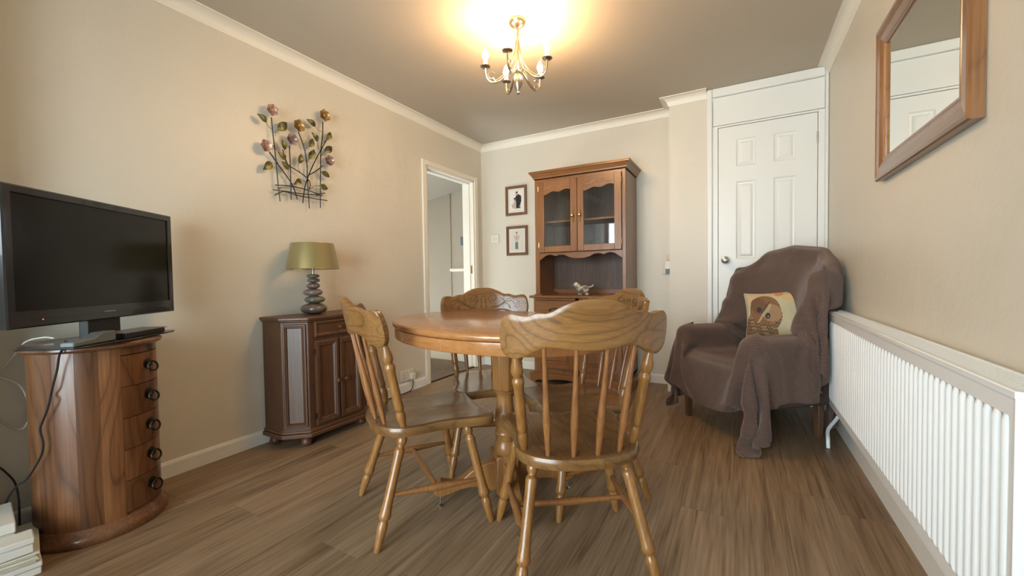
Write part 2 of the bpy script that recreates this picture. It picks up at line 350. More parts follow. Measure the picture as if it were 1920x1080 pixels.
# near window: frame, three mullions and panes (behind the camera, seen in reflections)
wf = sroot('window_1', (WIN[0], YN, 0)); m = MB()
WW = WIN[1]-WIN[0]
for k in range(4): x = WW*k/3; m.box(max(0, x-.035), min(WW, x+.035), -.09, -.03, WIN[2], WIN[3])
m.box(0, WW, -.09, -.03, WIN[2], WIN[2]+.08); m.box(0, WW, -.09, -.03, WIN[3]-.07, WIN[3]); m.box(0, WW, -.085, -.035, 1.02, 1.07)
struct('window_frame', m, M['white'], wf, .004)
for k in range(3): struct('pane', MB().box(WW*k/3+.03, WW*(k+1)/3-.03, -.062, -.058, WIN[2]+.07, WIN[3]-.06), M['glass'], wf)
wf2 = sroot('window_2', (WIN2[0], YN, 0)); W2 = WIN2[1]-WIN2[0]
struct('window_frame', MB().ring(0, W2, WIN2[2], WIN2[3], [(0, -.03), (0, -.09), (.035, -.09), (.035, -.03), (0, -.03)], lambda a, b, h: (a, h, b)), M['white'], wf2)
struct('pane', MB().box(.03, W2-.03, -.062, -.058, WIN2[2]+.03, WIN2[3]-.03), M['glass'], wf2)
# floor: every plank its own part
fl = sroot('floor'); struct('subfloor', MB().box(XL-T, XR+T, YN-T, YB+T, -.06, -.012), M['groove'], fl)
PW, PL = .18, 1.22; pm = {}
def plank_mesh(wd_, ln):
    k = (round(wd_, 3), round(ln, 3))
    if k in pm: return pm[k]
    g, c = .0001, .0006; mb = MB()
    vs = [(g, g, -.012), (wd_-g, g, -.012), (wd_-g, ln-g, -.012), (g, ln-g, -.012), (g, g, -c), (wd_-g, g, -c), (wd_-g, ln-g, -c), (g, ln-g, -c), (g+c, g+c, 0), (wd_-g-c, g+c, 0), (wd_-g-c, ln-g-c, 0), (g+c, ln-g-c, 0)]
    fs = [(0, 3, 2, 1), (8, 9, 10, 11)]+[(i, (i+1) % 4, (i+1) % 4+4, i+4) for i in range(4)]+[(i+4, (i+1) % 4+4, (i+1) % 4+8, i+8) for i in range(4)]
    mb.add(vs, fs); pm[k] = mb.mesh('plank', M['floor']); return pm[k]
x = XL; row = 0
while x < XR-.005:
    wd_ = min(PW, XR-x); y = YN-.12+(-PL)*random.random()*.9
    ymax = YB if x < XP-.01 else (YD+.02 if x > XP-.01 else YB)
    while y < ymax:
        y0 = max(y, YN-.1); y1 = min(y+PL, ymax)
        if y1-y0 > .02:
            o = obj('plank', plank_mesh(wd_, y1-y0), None, fl); o.location = (x, y0, 0)
        y += PL
    x += PW; row += 1
# cornice: cove mitred round the walls
cz, co = .0605, .0644
cov = [(0, H-cz), (.006, H-cz), (.010, H-cz+.012)]+[(.012+(co-.018)*(1-math.cos(a)), H-cz+.012+(cz-.018)*math.sin(a)) for a in np.linspace(.15, PI/2, 7)]+[(co, H-.006), (co, H), (0, H)]
struct('trim_1', MB().sweep([(XL+.115, YN+.2), (XL+.115, .30), (XL, .30), (XL, YB), (XP, YB), (XP, YD), (AX-.0, YD)], cov), M['cornice'])
struct('trim_2', MB().sweep([(XR, YD-.03), (XR, YN), (XL, YN)], cov), M['cornice'])
# skirtings
sk = [(0, 0), (.016, 0), (.016, .062), (.012, .071), (.004, .075), (0, .075)]
struct('baseboard_left', MB().sweep([(XL+.115, YN+.2), (XL+.115, .30), (XL, .30), (XL, DO[0]-.055)], sk), M['white'])
struct('baseboard_back', MB().sweep([(XL+.001, YB-.05), (XL+.001, YB), (XP, YB), (XP, YD), (AX, YD)], sk), M['white'])
struct('baseboard_right', MB().sweep([(XR, YD-.02), (XR, YN)], [(0, 0), (.016, 0), (.016, .078), (.012, .087), (.004, .092), (0, .092)]), M['white'])
# doorway in the left wall: lining, stop and architrave
dr = sroot('trim_3', (XL, 0, 0)); m = MB()
m.box(-T-.01, .004, DO[0]-.001, DO[0]+.022, 0, DO[2]); m.box(-T-.01, .004, DO[1]-.022, DO[1]+.001, 0, DO[2]); m.box(-T-.01, .004, DO[0], DO[1], DO[2]-.022, DO[2]+.001)
struct('door_lining', m, M['cornice'], dr, .002)
m = MB(); m.box(-.075, -.04, DO[0]+.02, DO[0]+.033, 0, DO[2]-.02); m.box(-.075, -.04, DO[1]-.033, DO[1]-.02, 0, DO[2]-.02); m.box(-.075, -.04, DO[0]+.02, DO[1]-.02, DO[2]-.035, DO[2]-.02)
struct('door_stop', m, M['cornice'], dr, .001)
m = MB(); AW = .048
m.box(0, .016, DO[0]-AW, DO[0]+.004, 0, DO[2]+AW-.01); m.box(0, .016, DO[1]-.004, DO[1]+AW, 0, DO[2]+AW-.01); m.box(0, .016, DO[0]+.004, DO[1]-.004, DO[2]-.004, DO[2]+AW-.01)
struct('architrave', m, M['cornice'], dr, .005)
struct('latch_plate', MB().box(-.045, -.02, DO[1]-.0225, DO[1]-.0205, .96, 1.04), M['brass'], dr)
# hall behind the doorway
hf = sroot('floor_hall')
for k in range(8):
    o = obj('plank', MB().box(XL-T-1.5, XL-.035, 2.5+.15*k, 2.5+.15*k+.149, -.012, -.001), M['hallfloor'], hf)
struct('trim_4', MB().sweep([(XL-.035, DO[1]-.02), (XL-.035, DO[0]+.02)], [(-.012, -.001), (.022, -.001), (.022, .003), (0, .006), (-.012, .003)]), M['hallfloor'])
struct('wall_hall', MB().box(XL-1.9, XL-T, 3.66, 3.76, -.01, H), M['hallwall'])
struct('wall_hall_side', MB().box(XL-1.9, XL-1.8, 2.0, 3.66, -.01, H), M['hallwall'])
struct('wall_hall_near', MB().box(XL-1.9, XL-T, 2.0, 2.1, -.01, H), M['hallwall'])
m = MB(); zf = lambda x: 1.80+(x+3.14)*.15
m.add([(XL-1.8, 2.1, zf(XL-1.8)), (XL-T, 2.1, zf(XL-T)), (XL-T, 3.66, zf(XL-T)), (XL-1.8, 3.66, zf(XL-1.8)), (XL-1.8, 2.1, H), (XL-T, 2.1, H), (XL-T, 3.66, H), (XL-1.8, 3.66, H)], [(0,1,2,3),(4,7,6,5),(0,4,5,1),(1,5,6,2),(2,6,7,3),(3,7,4,0)])
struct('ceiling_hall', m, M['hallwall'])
m = MB(); m.box(-2.812, -2.795, 3.648, 3.66, 0, 1.845); struct('trim_5', m, M['hallwall'])
struct('trim_6', MB().sweep([(-2.81, 3.66), (XL-T, 3.66)], [(0, .985), (.014, .99), (.02, 1.005), (.02, 1.018), (0, 1.03)]), M['cornice'])
struct('baseboard_hall', MB().sweep([(XL-1.8, 3.66), (XL-T, 3.66)], [(0, -.001), (.016, -.001), (.016, .075), (0, .085)]), M['cornice'])

# door wall: architrave to the ceiling, top panel and six-panel door
dw = sroot('door_1', (0, YD, 0))
DX0, DX1, DZ = -.134, .457, 1.989
m = MB()
m.box(AX, -.173, -.022, .02, 0, H-.001); m.box(.497, XR-.001, -.022, .02, 0, H-.001); m.box(-.173, .497, -.022, .02, 2.215, H-.001)
struct('architrave', m, M['white'], dw, .008)
m = MB(); m.box(-.173, DX0-.003, -.006, .05, 0, 2.006); m.box(DX1+.003, .497, -.006, .05, 0, 2.006); m.box(DX0-.003, DX1+.003, -.006, .05, DZ+.003, 2.006)
struct('door_frame', m, M['white'], dw, .002)
struct('top_panel', MB().box(-.172, .496, -.003, .05, 2.010, 2.214), M['white'], dw, .003)
struct('void', MB().box(-.2, XR+.1, .06, .1, 0, 2.2), M['blackm'], dw)
PX = [(-.021, .105), (.209, .341)]; PZ = [(1.697, 1.893), (1.026, 1.588), (.14, .91)]
m = MB()
xs = [DX0, PX[0][0], PX[0][1], PX[1][0], PX[1][1], DX1]; zs_ = [.006, PZ[2][0], PZ[2][1], PZ[1][0], PZ[1][1], PZ[0][0], PZ[0][1], DZ]
y0 = .0
V = {}
vs = []; fs = []
for j, z in enumerate(zs_):
    for i, x in enumerate(xs): V[i, j] = len(vs); vs.append((x, y0, z))
for j in range(len(zs_)-1):
    for i in range(len(xs)-1):
        if i in (1, 3) and j in (1, 3, 5): continue
        fs.append((V[i, j], V[i+1, j], V[i+1, j+1], V[i, j+1]))
m.add(vs, fs)
m.ring(DX0, DX1, .006, DZ, [(0, 0), (0, .04)], lambda a, b, h: (a, h, b), True)
for (a0, a1) in PX:
    for (b0, b1) in PZ:
        m.ring(a0, a1, b0, b1, [(0, 0), (.004, .003), (.010, .007), (.020, .008), (.026, .004), (.036, .0005)], lambda a, b, h: (a, h, b), True)
struct('door_leaf', m, M['white'], dw)
hb = MB(); hb.lathe([(.004, 0), (.024, .001), (.026, .004), (.022, .007), (.011, .010), (.010, .03), (.018, .036), (.0255, .046), (.027, .056), (.023, .066), (.012, .071), (.001, .072)], (-.089, -.001, 1.02), 24, (0, -1, 0)); struct('door_handle', hb, M['chrome'], dw)
for z in (1.82, .22): struct('hinge', MB().lathe([(.006, 0), (.006, .075)], (DX1+.001, -.004, z-.037), 10), M['chrome'], dw)

# ------------------------------------------------------------------ small wall fittings
def plate(name, label, cat, y, z, x=XL+.001, wy=.146, hz=.086):
    t = thing(name, label, cat, (x, y, z)); obj('face_plate', MB().box(0, .009, -wy/2, wy/2, -hz/2, hz/2), M['plastic'], t, .003); return t
s = plate('double_socket', 'white double wall socket above the skirting left of the doorway', 'socket', 2.47, .135)
for dy in (-.036, .036):
    if dy < 0:
        for a, b in ((0, .012), (-.011, -.008), (.011, -.008)): obj('slot', MB().box(.0085, .0095, dy+a-.003, dy+a+.003, b-.004-.01, b+.004-.01), M['socketdark'], s)
    obj('rocker', MB().box(.008, .013, dy*.45-.006, dy*.45+.006, .018, .034), M['plastic'], s, .001)
pl = tag(obj('plug', MB().box(XL+.0105, XL+.045, 2.481, 2.531, .098, .146), M['plastic'], None, .006), 'white plug in the right half of the double socket', 'plug')
tag(obj('plug_lead', MB().tube(smooth_curve([(XL+.036, 2.506, .098), (XL+.036, 2.504, .06), (XL+.034, 2.49, .02), (XL+.03, 2.45, .005), (XL+.03, 2.3, .004), (XL+.028, 2.05, .004), (XL+.05, 1.93, .005)]), .0035), M['cableb']), 'thin dark lead from plug along the skirting', 'cable')
sw = thing('light_switch', 'white double light switch left of the picture frames', 'switch', (-2.205, YB-.001, 1.311))
obj('face_plate', MB().box(-.047, .047, -.009, 0, -.043, .043), M['plastic'], sw, .003)
for dx in (-.016, .016): obj('rocker', MB().box(dx-.009, dx+.009, -.013, -.008, -.012, .018), M['plastic'], sw, .001)
th = thing('thermostat', 'small white and grey wall control in the corner beside the pier', 'thermostat', (-.528, YB-.001, .985))
obj('body', MB().box(-.03, .03, -.02, 0, -.06, .045), M['card'], th, .003); obj('front_cover', MB().box(-.012, .03, -.032, -.019, -.02, .05), M['plastic'], th, .003); obj('lower_display', MB().box(-.008, .03, -.027, -.019, -.058, -.022), M['greyp'], th, .002); obj('top_box', MB().box(-.004, .026, -.022, 0, .055, .1), M['mount'], th, .002)
hs = thing('hall_thermostat', 'grey square control on the hall wall beyond the doorway', 'thermostat', (-2.62, 3.659, 1.315))
obj('body', MB().box(-.035, .035, -.02, 0, -.045, .045), M['greyp'], hs, .003)

# ------------------------------------------------------------------ radiator
RX, RY0, RY1, RZ0, RZ1 = .421, 1.045, 2.85, .212, .7116
rd = thing('radiator', 'long white ribbed radiator under the mirror on the right wall', 'radiator', (RX, RY0, 0))
L = RY1-RY0; m = MB(); pitch = .0333; nr = int((L-.04)/pitch); y0 = (L-nr*pitch)/2
prof = [(0, 0.003), (y0, 0.003)]
for k in range(nr):
    a = y0+k*pitch
    prof += [(a+.0015, .0115), (a+.004, .012), (a+.008, .004), (a+.012, .0005), (a+.0167, -.0012), (a+.0214, .0005), (a+.0254, .004), (a+.0294, .012), (a+.0319, .0115)]
prof += [(L-y0, .003), (L, .003)]
zt, zb = RZ1-.062-RZ0, .045
rows = [(zb-.012, 1), (zb, 0), (zt, 0), (zt+.012, 1)]
vs = []; n = len(prof)
for z, fl_ in rows:
    for yy, xx in prof: vs.append((.003 if fl_ else xx, yy, RZ0+z))
fs = [(j*n+i, j*n+i+1, (j+1)*n+i+1, (j+1)*n+i) for j in range(3) for i in range(n-1)]
m.add(vs, fs, True); m.box(.003, .016, 0, L, RZ0, RZ0+zb-.012); m.box(.003, .016, 0, L, RZ0+zt+.012, RZ1-.014); m.box(.014, .018, 0, L, RZ0, RZ1-.014)
obj('front_panel', m, M['rad'], rd, sharp=60)
for a_ in (-.004, L): obj('side_panel', MB().box(0, .085, a_, a_+.004, RZ0, RZ1-.002), M['rad'], rd, .0015)
obj('back_panel', MB().box(.07, .082, 0, L, RZ0, RZ1-.014), M['rad'], rd)
m = MB(); m.box(-.0015, .012, -.0055, L+.0055, RZ1-.0145, RZ1); m.box(.076, .0865, -.0055, L+.0055, RZ1-.0145, RZ1); m.box(.001, .085, -.0065, .006, RZ1-.014, RZ1-.0006); m.box(.001, .085, L-.006, L+.0065, RZ1-.014, RZ1-.0006)
obj('top_rim', m, M['rad'], rd, .002)
obj('top_plate', MB().box(.012, .076, 0, L, RZ1-.012, RZ1-.007), M['rad'], rd)
m = MB()
for k in range(int(L/.0125)): a = .01+k*.0125; m.box(.012, .076, a, a+.0075, RZ1-.0045, RZ1-.0015)
obj('top_grille', m, M['rad'], rd, stuff=True)
for k, (yy, d) in enumerate(((L+.0, 1), )):
    obj('pipe', MB().tube(smooth_curve([(.06, L-.045, RZ0+.01), (.055, L-.045, .14), (.045, L-.05, .115), (.0, L-.12, .075), (-.012, L-.19, .045), (-.012, L-.2, .002)]), .009, 12), M['rad'], rd)
    obj('valve', MB().lathe([(.012, 0), (.014, .01), (.014, .035), (.009, .04)], (.055, L-.045, .135), 14), M['chrome'], rd)

# ------------------------------------------------------------------ mirror
MY0, MY1, MZ0, MZ1 = 1.42, 2.21, 1.290, 1.892
mr_ = thing('wall_mirror', 'large wooden framed mirror hung on the right wall above the radiator', 'mirror', (XR-.001, (MY0+MY1)/2, (MZ0+MZ1)/2))
a = (MY1-MY0)/2; b = (MZ1-MZ0)/2
pf = [(0, 0), (0, -.024), (.004, -.029), (.012, -.031), (.016, -.029), (.022, -.028), (.045, -.027), (.062, -.022), (.070, -.019), (.073, -.0205), (.078, -.0205), (.083, -.017), (.085, -.011), (.085, -.004)]
def rail_side(k):
    mb = MB(); vs = []; fs = []
    for i, h in pf:
        c = [(-a+i, -b+i), (a-i, -b+i), (a-i, b-i), (-a+i, b-i)]; p, q = c[k], c[(k+1) % 4]; vs += [(h, p[0], p[1]), (h, q[0], q[1])]
    n = len(pf)
    for j in range(n-1): fs.append((2*j, 2*j+1, 2*j+3, 2*j+2))
    fs += [tuple(range(0, 2*n, 2)), tuple(range(1, 2*n, 2))]
    return mb.add(vs, fs)
for k in range(4): obj('frame_rail' if k % 2 == 0 else 'frame_stile', rail_side(k), M['mframey'] if k % 2 == 0 else M['mframe'], mr_)
obj('mirror_glass', MB().box(-.011, -.008, -a+.08, a-.08, -b+.08, b-.08), M['mirror'], mr_)

# ------------------------------------------------------------------ photo prints and pillow print (vertex colours)
def grid_print(name, nu, nv, pos, colf, mat, smooth=True):
    vs = []; cs = []
    for j in range(nv+1):
        for i in range(nu+1):
            u, v = i/nu, j/nv; vs.append(pos(u, v)); cs.append(colf(u, v))
    fs = [(j*(nu+1)+i, j*(nu+1)+i+1, (j+1)*(nu+1)+i+1, (j+1)*(nu+1)+i) for j in range(nv) for i in range(nu)]
    me = bpy.data.meshes.new(name); me.from_pydata(vs, [], fs); at = me.color_attributes.new('print', 'FLOAT_COLOR', 'POINT')
    at.data.foreach_set('color', [x for c in cs for x in (*c, 1)]); me.materials.append(mat)
    if smooth: me.polygons.foreach_set('use_smooth', [True]*len(me.polygons))
    return me
def el(u, v, cu, cv, ru, rv, rot=0):
    c, s_ = math.cos(rot), math.sin(rot); x, y = u-cu, v-cv; x, y = x*c+y*s_, -x*s_+y*c; return (x/ru)**2+(y/rv)**2 < 1
SKIN, HAIR, BG_, BLK, SHIRT, JEAN = (.56, .33, .24), (.05, .03, .02), (.72, .71, .66), (.015, .015, .018), (.52, .45, .42), (.07, .09, .12)
def photo1(u, v):       # v up
    c = BG_
    if el(u, v, .62, .60, .20, .20) or (.42 < u < .80 and .10 < v < .62) or el(u, v, .80, .55, .07, .2): c = BLK
    if .50 < u < .56 and .10 < v < .12: c = JEAN
    if el(u, v, .53, .83, .095, .095): c = SKIN
    if el(u, v, .53, .90, .095, .04): c = HAIR
    if el(u, v, .76, .20, .05, .05): c = SKIN
    if (.26 < u < .46 and .12 < v < .46): c = SHIRT
    if .345 < u < .375 and .18 < v < .42: c = BLK
    if el(u, v, .36, .54, .07, .08): c = SKIN
    if el(u, v, .37, .60, .08, .045): c = HAIR
    if el(u, v, .20, .24, .05, .1, .4) or el(u, v, .30, .13, .09, .03, -.4): c = SKIN
    return c
def photo2(u, v):
    c = (.60, .60, .52)
    if (.34 < u < .44 and .10 < v < .48) or (.46 < u < .56 and .10 < v < .48): c = JEAN
    if .34 < u < .58 and .42 < v < .74: c = SHIRT
    if .44 < u < .475 and .5 < v < .74: c = BLK
    if el(u, v, .30, .66, .04, .10, .4) or el(u, v, .62, .66, .04, .10, -.4) or el(u, v, .46, .55, .12, .035): c = SKIN
    if el(u, v, .46, .83, .06, .08): c = SKIN
    if el(u, v, .46, .895, .06, .03): c = HAIR
    if el(u, v, .40, .09, .05, .02) or el(u, v, .52, .09, .05, .02): c = HAIR
    return c
for (cx, cz_, cf, lb) in ((-1.948, 1.680, photo1, 'brown framed photo of a man in black beside a boy, upper of the two'), (-1.944, 1.281, photo2, 'brown framed photo of one standing boy in a tie, lower of the two')):
    p = thing('picture_frame', lb, 'picture', (cx, YB-.001, cz_), 0, 'two small picture frames by the dresser')
    hw, hh = .119, .146
    obj('frame', MB().ring(-hw, hw, -hh, hh, [(0, 0), (0, -.016), (.003, -.018), (.020, -.018), (.026, -.013), (.0265, -.004)], lambda a_, b_, h: (a_, h, b_)), M['picframe'], p)
    obj('mount_board', MB().box(-hw+.024, hw-.024, -.006, -.003, -hh+.024, hh-.024), M['mount'], p)
    obj('photo_print', grid_print('photo_print', 48, 64, lambda u, v: (-.072+.150*u, -.0068, -.098+.2*v), cf, M['photo']), None, p)

# ------------------------------------------------------------------ flower wall sculpture
STEMS = [[(1.405, 1.851), (1.413, 1.745), (1.423, 1.631), (1.431, 1.5), (1.441, 1.38)], [(1.51, 1.72), (1.512, 1.592), (1.511, 1.4)], [(1.572, 1.822), (1.609, 1.723), (1.623, 1.617), (1.623, 1.569), (1.63, 1.366)], [(1.738, 1.932), (1.734, 1.854), (1.717, 1.727), (1.709, 1.555), (1.703, 1.379)], [(1.388, 1.655), (1.427, 1.606), (1.505, 1.515), (1.532, 1.466), (1.551, 1.408)], [(1.47, 1.687), (1.486, 1.635), (1.508, 1.602), (1.564, 1.58), (1.623, 1.55), (1.641, 1.517), (1.633, 1.484)], [(1.759, 1.82), (1.689, 1.696), (1.63, 1.575), (1.599, 1.486), (1.583, 1.391)], [(1.733, 1.654), (1.686, 1.611), (1.628, 1.57)]]
BARS = [[(1.419, 1.472), (1.52, 1.483), (1.612, 1.479), (1.729, 1.462)], [(1.403, 1.442), (1.495, 1.446), (1.611, 1.45), (1.681, 1.462), (1.742, 1.479)], [(1.411, 1.412), (1.464, 1.441), (1.519, 1.437), (1.61, 1.431), (1.754, 1.433)]]
FLOWERS = [((1.404, 1.89), .034, 'petp'), ((1.367, 1.678), .036, 'petp'), ((1.519, 1.757), .0355, 'petv'), ((1.565, 1.852), .037, 'petg'), ((1.743, 1.972), .038, 'petg'), ((1.769, 1.692), .0345, 'petv')]
LEAVES = [[(1.375, 1.813), (1.322, 1.844), (1.407, 1.787)], [(1.437, 1.788), (1.494, 1.851), (1.427, 1.749)], [(1.475, 1.685), (1.46, 1.744), (1.478, 1.655)], [(1.478, 1.625), (1.434, 1.663), (1.504, 1.59)], [(1.495, 1.573), (1.452, 1.615), (1.506, 1.53)], [(1.397, 1.594), (1.345, 1.54), (1.425, 1.609)], [(1.562, 1.626), (1.578, 1.689), (1.572, 1.574)], [(1.681, 1.885), (1.619, 1.91), (1.731, 1.869)], [(1.692, 1.793), (1.651, 1.841), (1.716, 1.743)], [(1.633, 1.745), (1.661, 1.804), (1.615, 1.713)], [(1.631, 1.67), (1.668, 1.737), (1.625, 1.617)], [(1.759, 1.82), (1.789, 1.882), (1.716, 1.751)], [(1.741, 1.741), (1.799, 1.79), (1.713, 1.669)], [(1.711, 1.608), (1.773, 1.586), (1.704, 1.615)], [(1.692, 1.515), (1.759, 1.508), (1.633, 1.484)], [(1.573, 1.532), (1.525, 1.492), (1.622, 1.534)]]
AC = (1.58, 1.65)
ws = thing('flower_sculpture', 'metal wall sculpture of six enamelled flowers on dark wire stems', 'wall art', (XL, AC[0], AC[1]))
def rel(p, x): return (x, p[0]-AC[0], p[1]-AC[1])
for i, st in enumerate(STEMS): obj('stem', MB().tube(smooth_curve([rel(p, .030-.003*(i % 3)) for p in st]), .0031, 6), M['iron'], ws)
for i, st in enumerate(BARS): obj('crossbar', MB().tube(smooth_curve([rel(p, .022+.004*i) for p in st]), .0031, 6), M['iron'], ws)
for y in (1.45, 1.70): obj('wall_peg', MB().tube([rel((y, 1.46), .001), rel((y, 1.46), .026)], .003, 6), M['iron'], ws)
for (c, R_, mt) in FLOWERS:
    for lay, (rr, n, off) in enumerate(((R_, 6, .036), (R_*.62, 6, .043))):
        for k in range(n):
            a_ = 2*PI*(k+.5*lay)/n+c[0]*7; vs = []; fs = []
            for i, (t_, wd_) in enumerate(((.12, .10), (.4, .40), (.7, .46), (.9, .30), (1.02, .02))):
                for s_ in (-1, 0, 1):
                    rr_ = rr*t_; ww = rr*wd_*s_; y_ = rr_*math.cos(a_)-ww*math.sin(a_); z_ = rr_*math.sin(a_)+ww*math.cos(a_)
                    vs.append((off+.012*t_*t_*(1.4 if lay else .6)+.005*abs(s_)*(t_ > .3), c[0]-AC[0]+y_, c[1]-AC[1]+z_))
            for i in range(4): fs += [(3*i, 3*i+1, 3*i+4, 3*i+3), (3*i+1, 3*i+2, 3*i+5, 3*i+4)]
            obj('petal', MB().add(vs, fs, True), M[mt], ws, sharp=80)
    mb = MB().lathe([(.002, 0), (.008, .002), (.010, .006), (.007, .011), (.001, .013)], (.038, c[0]-AC[0], c[1]-AC[1]), 10, (1, 0, 0)); obj('flower_centre', mb, M['petg'], ws)
for li, (b0, tp, stp) in enumerate(LEAVES):
    B_, T_, S_ = Vector((b0[0]-AC[0], b0[1]-AC[1])), Vector((tp[0]-AC[0], tp[1]-AC[1])), Vector((stp[0]-AC[0], stp[1]-AC[1]))
    d = T_-B_; n_ = Vector((-d.y, d.x)); vs = []; fs = []
    for i, (t_, wd_) in enumerate(((0, .03), (.15, .2), (.35, .3), (.6, .26), (.82, .13), (1, .01))):
        for s_ in (-1, 0, 1): p = B_+d*t_+n_*wd_*s_; vs.append((.034+.006*math.sin(t_*3)+.008*abs(s_)*wd_*3, p.x, p.y))
    for i in range(5): fs += [(3*i, 3*i+1, 3*i+4, 3*i+3), (3*i+1, 3*i+2, 3*i+5, 3*i+4)]
    lf = obj('leaf', MB().add(vs, fs, True), M['leafg'], ws, sharp=80)
    mid = (B_+S_)/2+n_*.15; obj('leaf_stalk', MB().tube(smooth_curve([(.030, S_.x, S_.y), (.032, mid.x, mid.y), (.034, B_.x, B_.y)], 4), .0013, 5), M['iron'], lf)

# ------------------------------------------------------------------ chandelier
cd = thing('chandelier', 'five-arm antique nickel candle chandelier hanging from the ceiling', 'chandelier', (CH[0], CH[1], H))
obj('ceiling_rose', MB().lathe([(.045, 0), (.047, -.006), (.043, -.018), (.032, -.030), (.016, -.038), (.008, -.042), (.006, -.05)], (0, 0, 0), 28), M['nickel'], cd)
obj('stem', MB().lathe([(.006, -.045), (.008, -.052), (.010, -.060), (.007, -.068), (.0055, -.08), (.0055, -.10), (.0075, -.13), (.006, -.19), (.006, -.255), (.012, -.262), (.017, -.272), (.012, -.280), (.020, -.292), (.025, -.31), (.025, -.33), (.018, -.352), (.010, -.368), (.007, -.373), (.009, -.378), (.006, -.386), (.001, -.39)], (0, 0, 0), 20), M['nickel'], cd)
zc = 2.03-H
for k, (bx, by) in enumerate(BULBS):
    dx, dy = bx-CH[0], by-CH[1]; rr = math.hypot(dx, dy); ux, uy = dx/rr, dy/rr
    P = lambda r_, z_: (ux*r_, uy*r_, z_)
    ar = obj('arm', MB().tube(smooth_curve([P(.012, zc-.022), P(.03, zc-.012), P(.055, zc-.030), P(.095, zc-.066), P(.135, zc-.078), P(.163, zc-.058), P(.172, zc-.03), P(.172, zc)]), .0042, 8), M['nickel'], cd)
    sp = [P(.118, zc-.074), P(.128, zc-.060)]+[P(.140+.018*math.cos(t_), zc-.040+.018*math.sin(t_)) for t_ in np.linspace(-2.2, 2.4, 9)]
    obj('scroll', MB().tube(smooth_curve(sp, 3), .0022, 6), M['nickel'], ar)
    obj('stay', MB().tube(smooth_curve([P(.006, -.10), P(.014, -.15), P(.030, -.215), P(.062, zc-.02), P(.10, zc-.056), P(.128, zc-.070)]), .0028, 6), M['nickel'], cd)
    t0 = [P(.006, -.085), P(.014, -.072), P(.028, -.062), P(.040, -.070), P(.043, -.088), P(.036, -.098)]
    obj('top_scroll', MB().tube(smooth_curve(t0, 4), .0016, 6), M['nickel'], cd)
    obj('drip_cup', MB().lathe([(.006, -.004), (.014, -.001), (.026, .002), (.028, .005), (.026, .007), (.014, .004), (.012, .006)], P(.172, zc), 20), M['nickel'], cd)
    obj('candle_tube', MB().lathe([(.0115, .004), (.0115, .040), (.010, .042)], P(.172, zc), 16), M['candle'], cd)
    obj('flame_bulb', MB().lathe([(.007, .040), (.0125, .046), (.0165, .056), (.016, .066), (.011, .080), (.005, .092), (.001, .099)], P(.172, zc), 16), M['bulb'], cd)
    l = bpy.data.lights.new('bulb_light', 'POINT'); l.energy = BULB_W; l.color = BULB_COL; l.shadow_soft_size = .024
    lo = bpy.data.objects.new('bulb_light', l); COL.objects.link(lo); lo.location = (bx, by, 2.03+.068)

# ------------------------------------------------------------------ dining chairs
LEGP = [(0, .0095), (.02, .0115), (.12, .0150), (.19, .0175), (.225, .0165), (.240, .0135), (.252, .0140), (.265, .0190), (.285, .0212), (.31, .0200), (.36, .0175), (.55, .0165), (.74, .0168), (.80, .0182), (.825, .0186), (.842, .0170), (.852, .0125), (.868, .0125), (.885, .0165), (.91, .0185), (.94, .0165), (.97, .0125), (1, .0115)]
POSTP = [(0, .0098), (.04, .0115), (.10, .0158), (.15, .0165), (.185, .0140), (.20, .0125), (.215, .0150), (.235, .0168), (.26, .0165), (.30, .0158), (.45, .0160), (.60, .0150), (.66, .0152), (.70, .0172), (.725, .0185), (.75, .0165), (.762, .0130), (.78, .0130), (.80, .0165), (.83, .0187), (.87, .0175), (.93, .0130), (1, .0100)]
def seat_mesh():
    half = [(0, .004), (.06, .008), (.115, .024), (.160, .052), (.186, .088), (.197, .13), (.194, .18), (.190, .23), (.194, .28), (.206, .33), (.218, .375), (.220, .41), (.208, .438), (.180, .452), (.14, .452), (.08, .442), (0, .438)]
    pts = smooth_curve(half, 3); ring = pts+[(-x, y) for x, y in reversed(pts[1:-1])]
    n = len(ring); cx, cy = 0, .23; vs = []; fs = []
    lay = [(.0, -.006), (.93, -.037), (.985, -.033), (1.0, -.020), (1.0, -.010), (.985, -.002), (.955, 0), (.85, None), (.6, None), (.3, None), (0, None)]
    def top(x, y, k):                              # saddled seat
        d = math.exp(-((abs(x)-.085)/.06)**2)*math.exp(-((y-.20)/.14)**2); return -.010*d*(1 if k < .95 else 0)
    vs.append((cx, cy, .4-.037)); idx = []
    for k, z in lay[1:-1]:
        idx.append(len(vs))
        for x, y in ring:
            px, py = cx+(x-cx)*k, cy+(y-cy)*k; vs.append((px, py, .4+(z if z is not None else top(px, py, k))))
    last = len(vs); vs.append((cx, cy, .4+top(0, .23, 0)))
    for i in range(n): fs.append((0, idx[0]+(i+1) % n, idx[0]+i))
    for a_, b_ in zip(idx, idx[1:]):
        for i in range(n): fs.append((a_+i, a_+(i+1) % n, b_+(i+1) % n, b_+i))
    for i in range(n): fs.append((idx[-1]+i, idx[-1]+(i+1) % n, last))
    return MB().add(vs, fs, True)
def rail_y(x, z): return .038-.090*(1-(x/.239)**2)-.20*(z-.768)
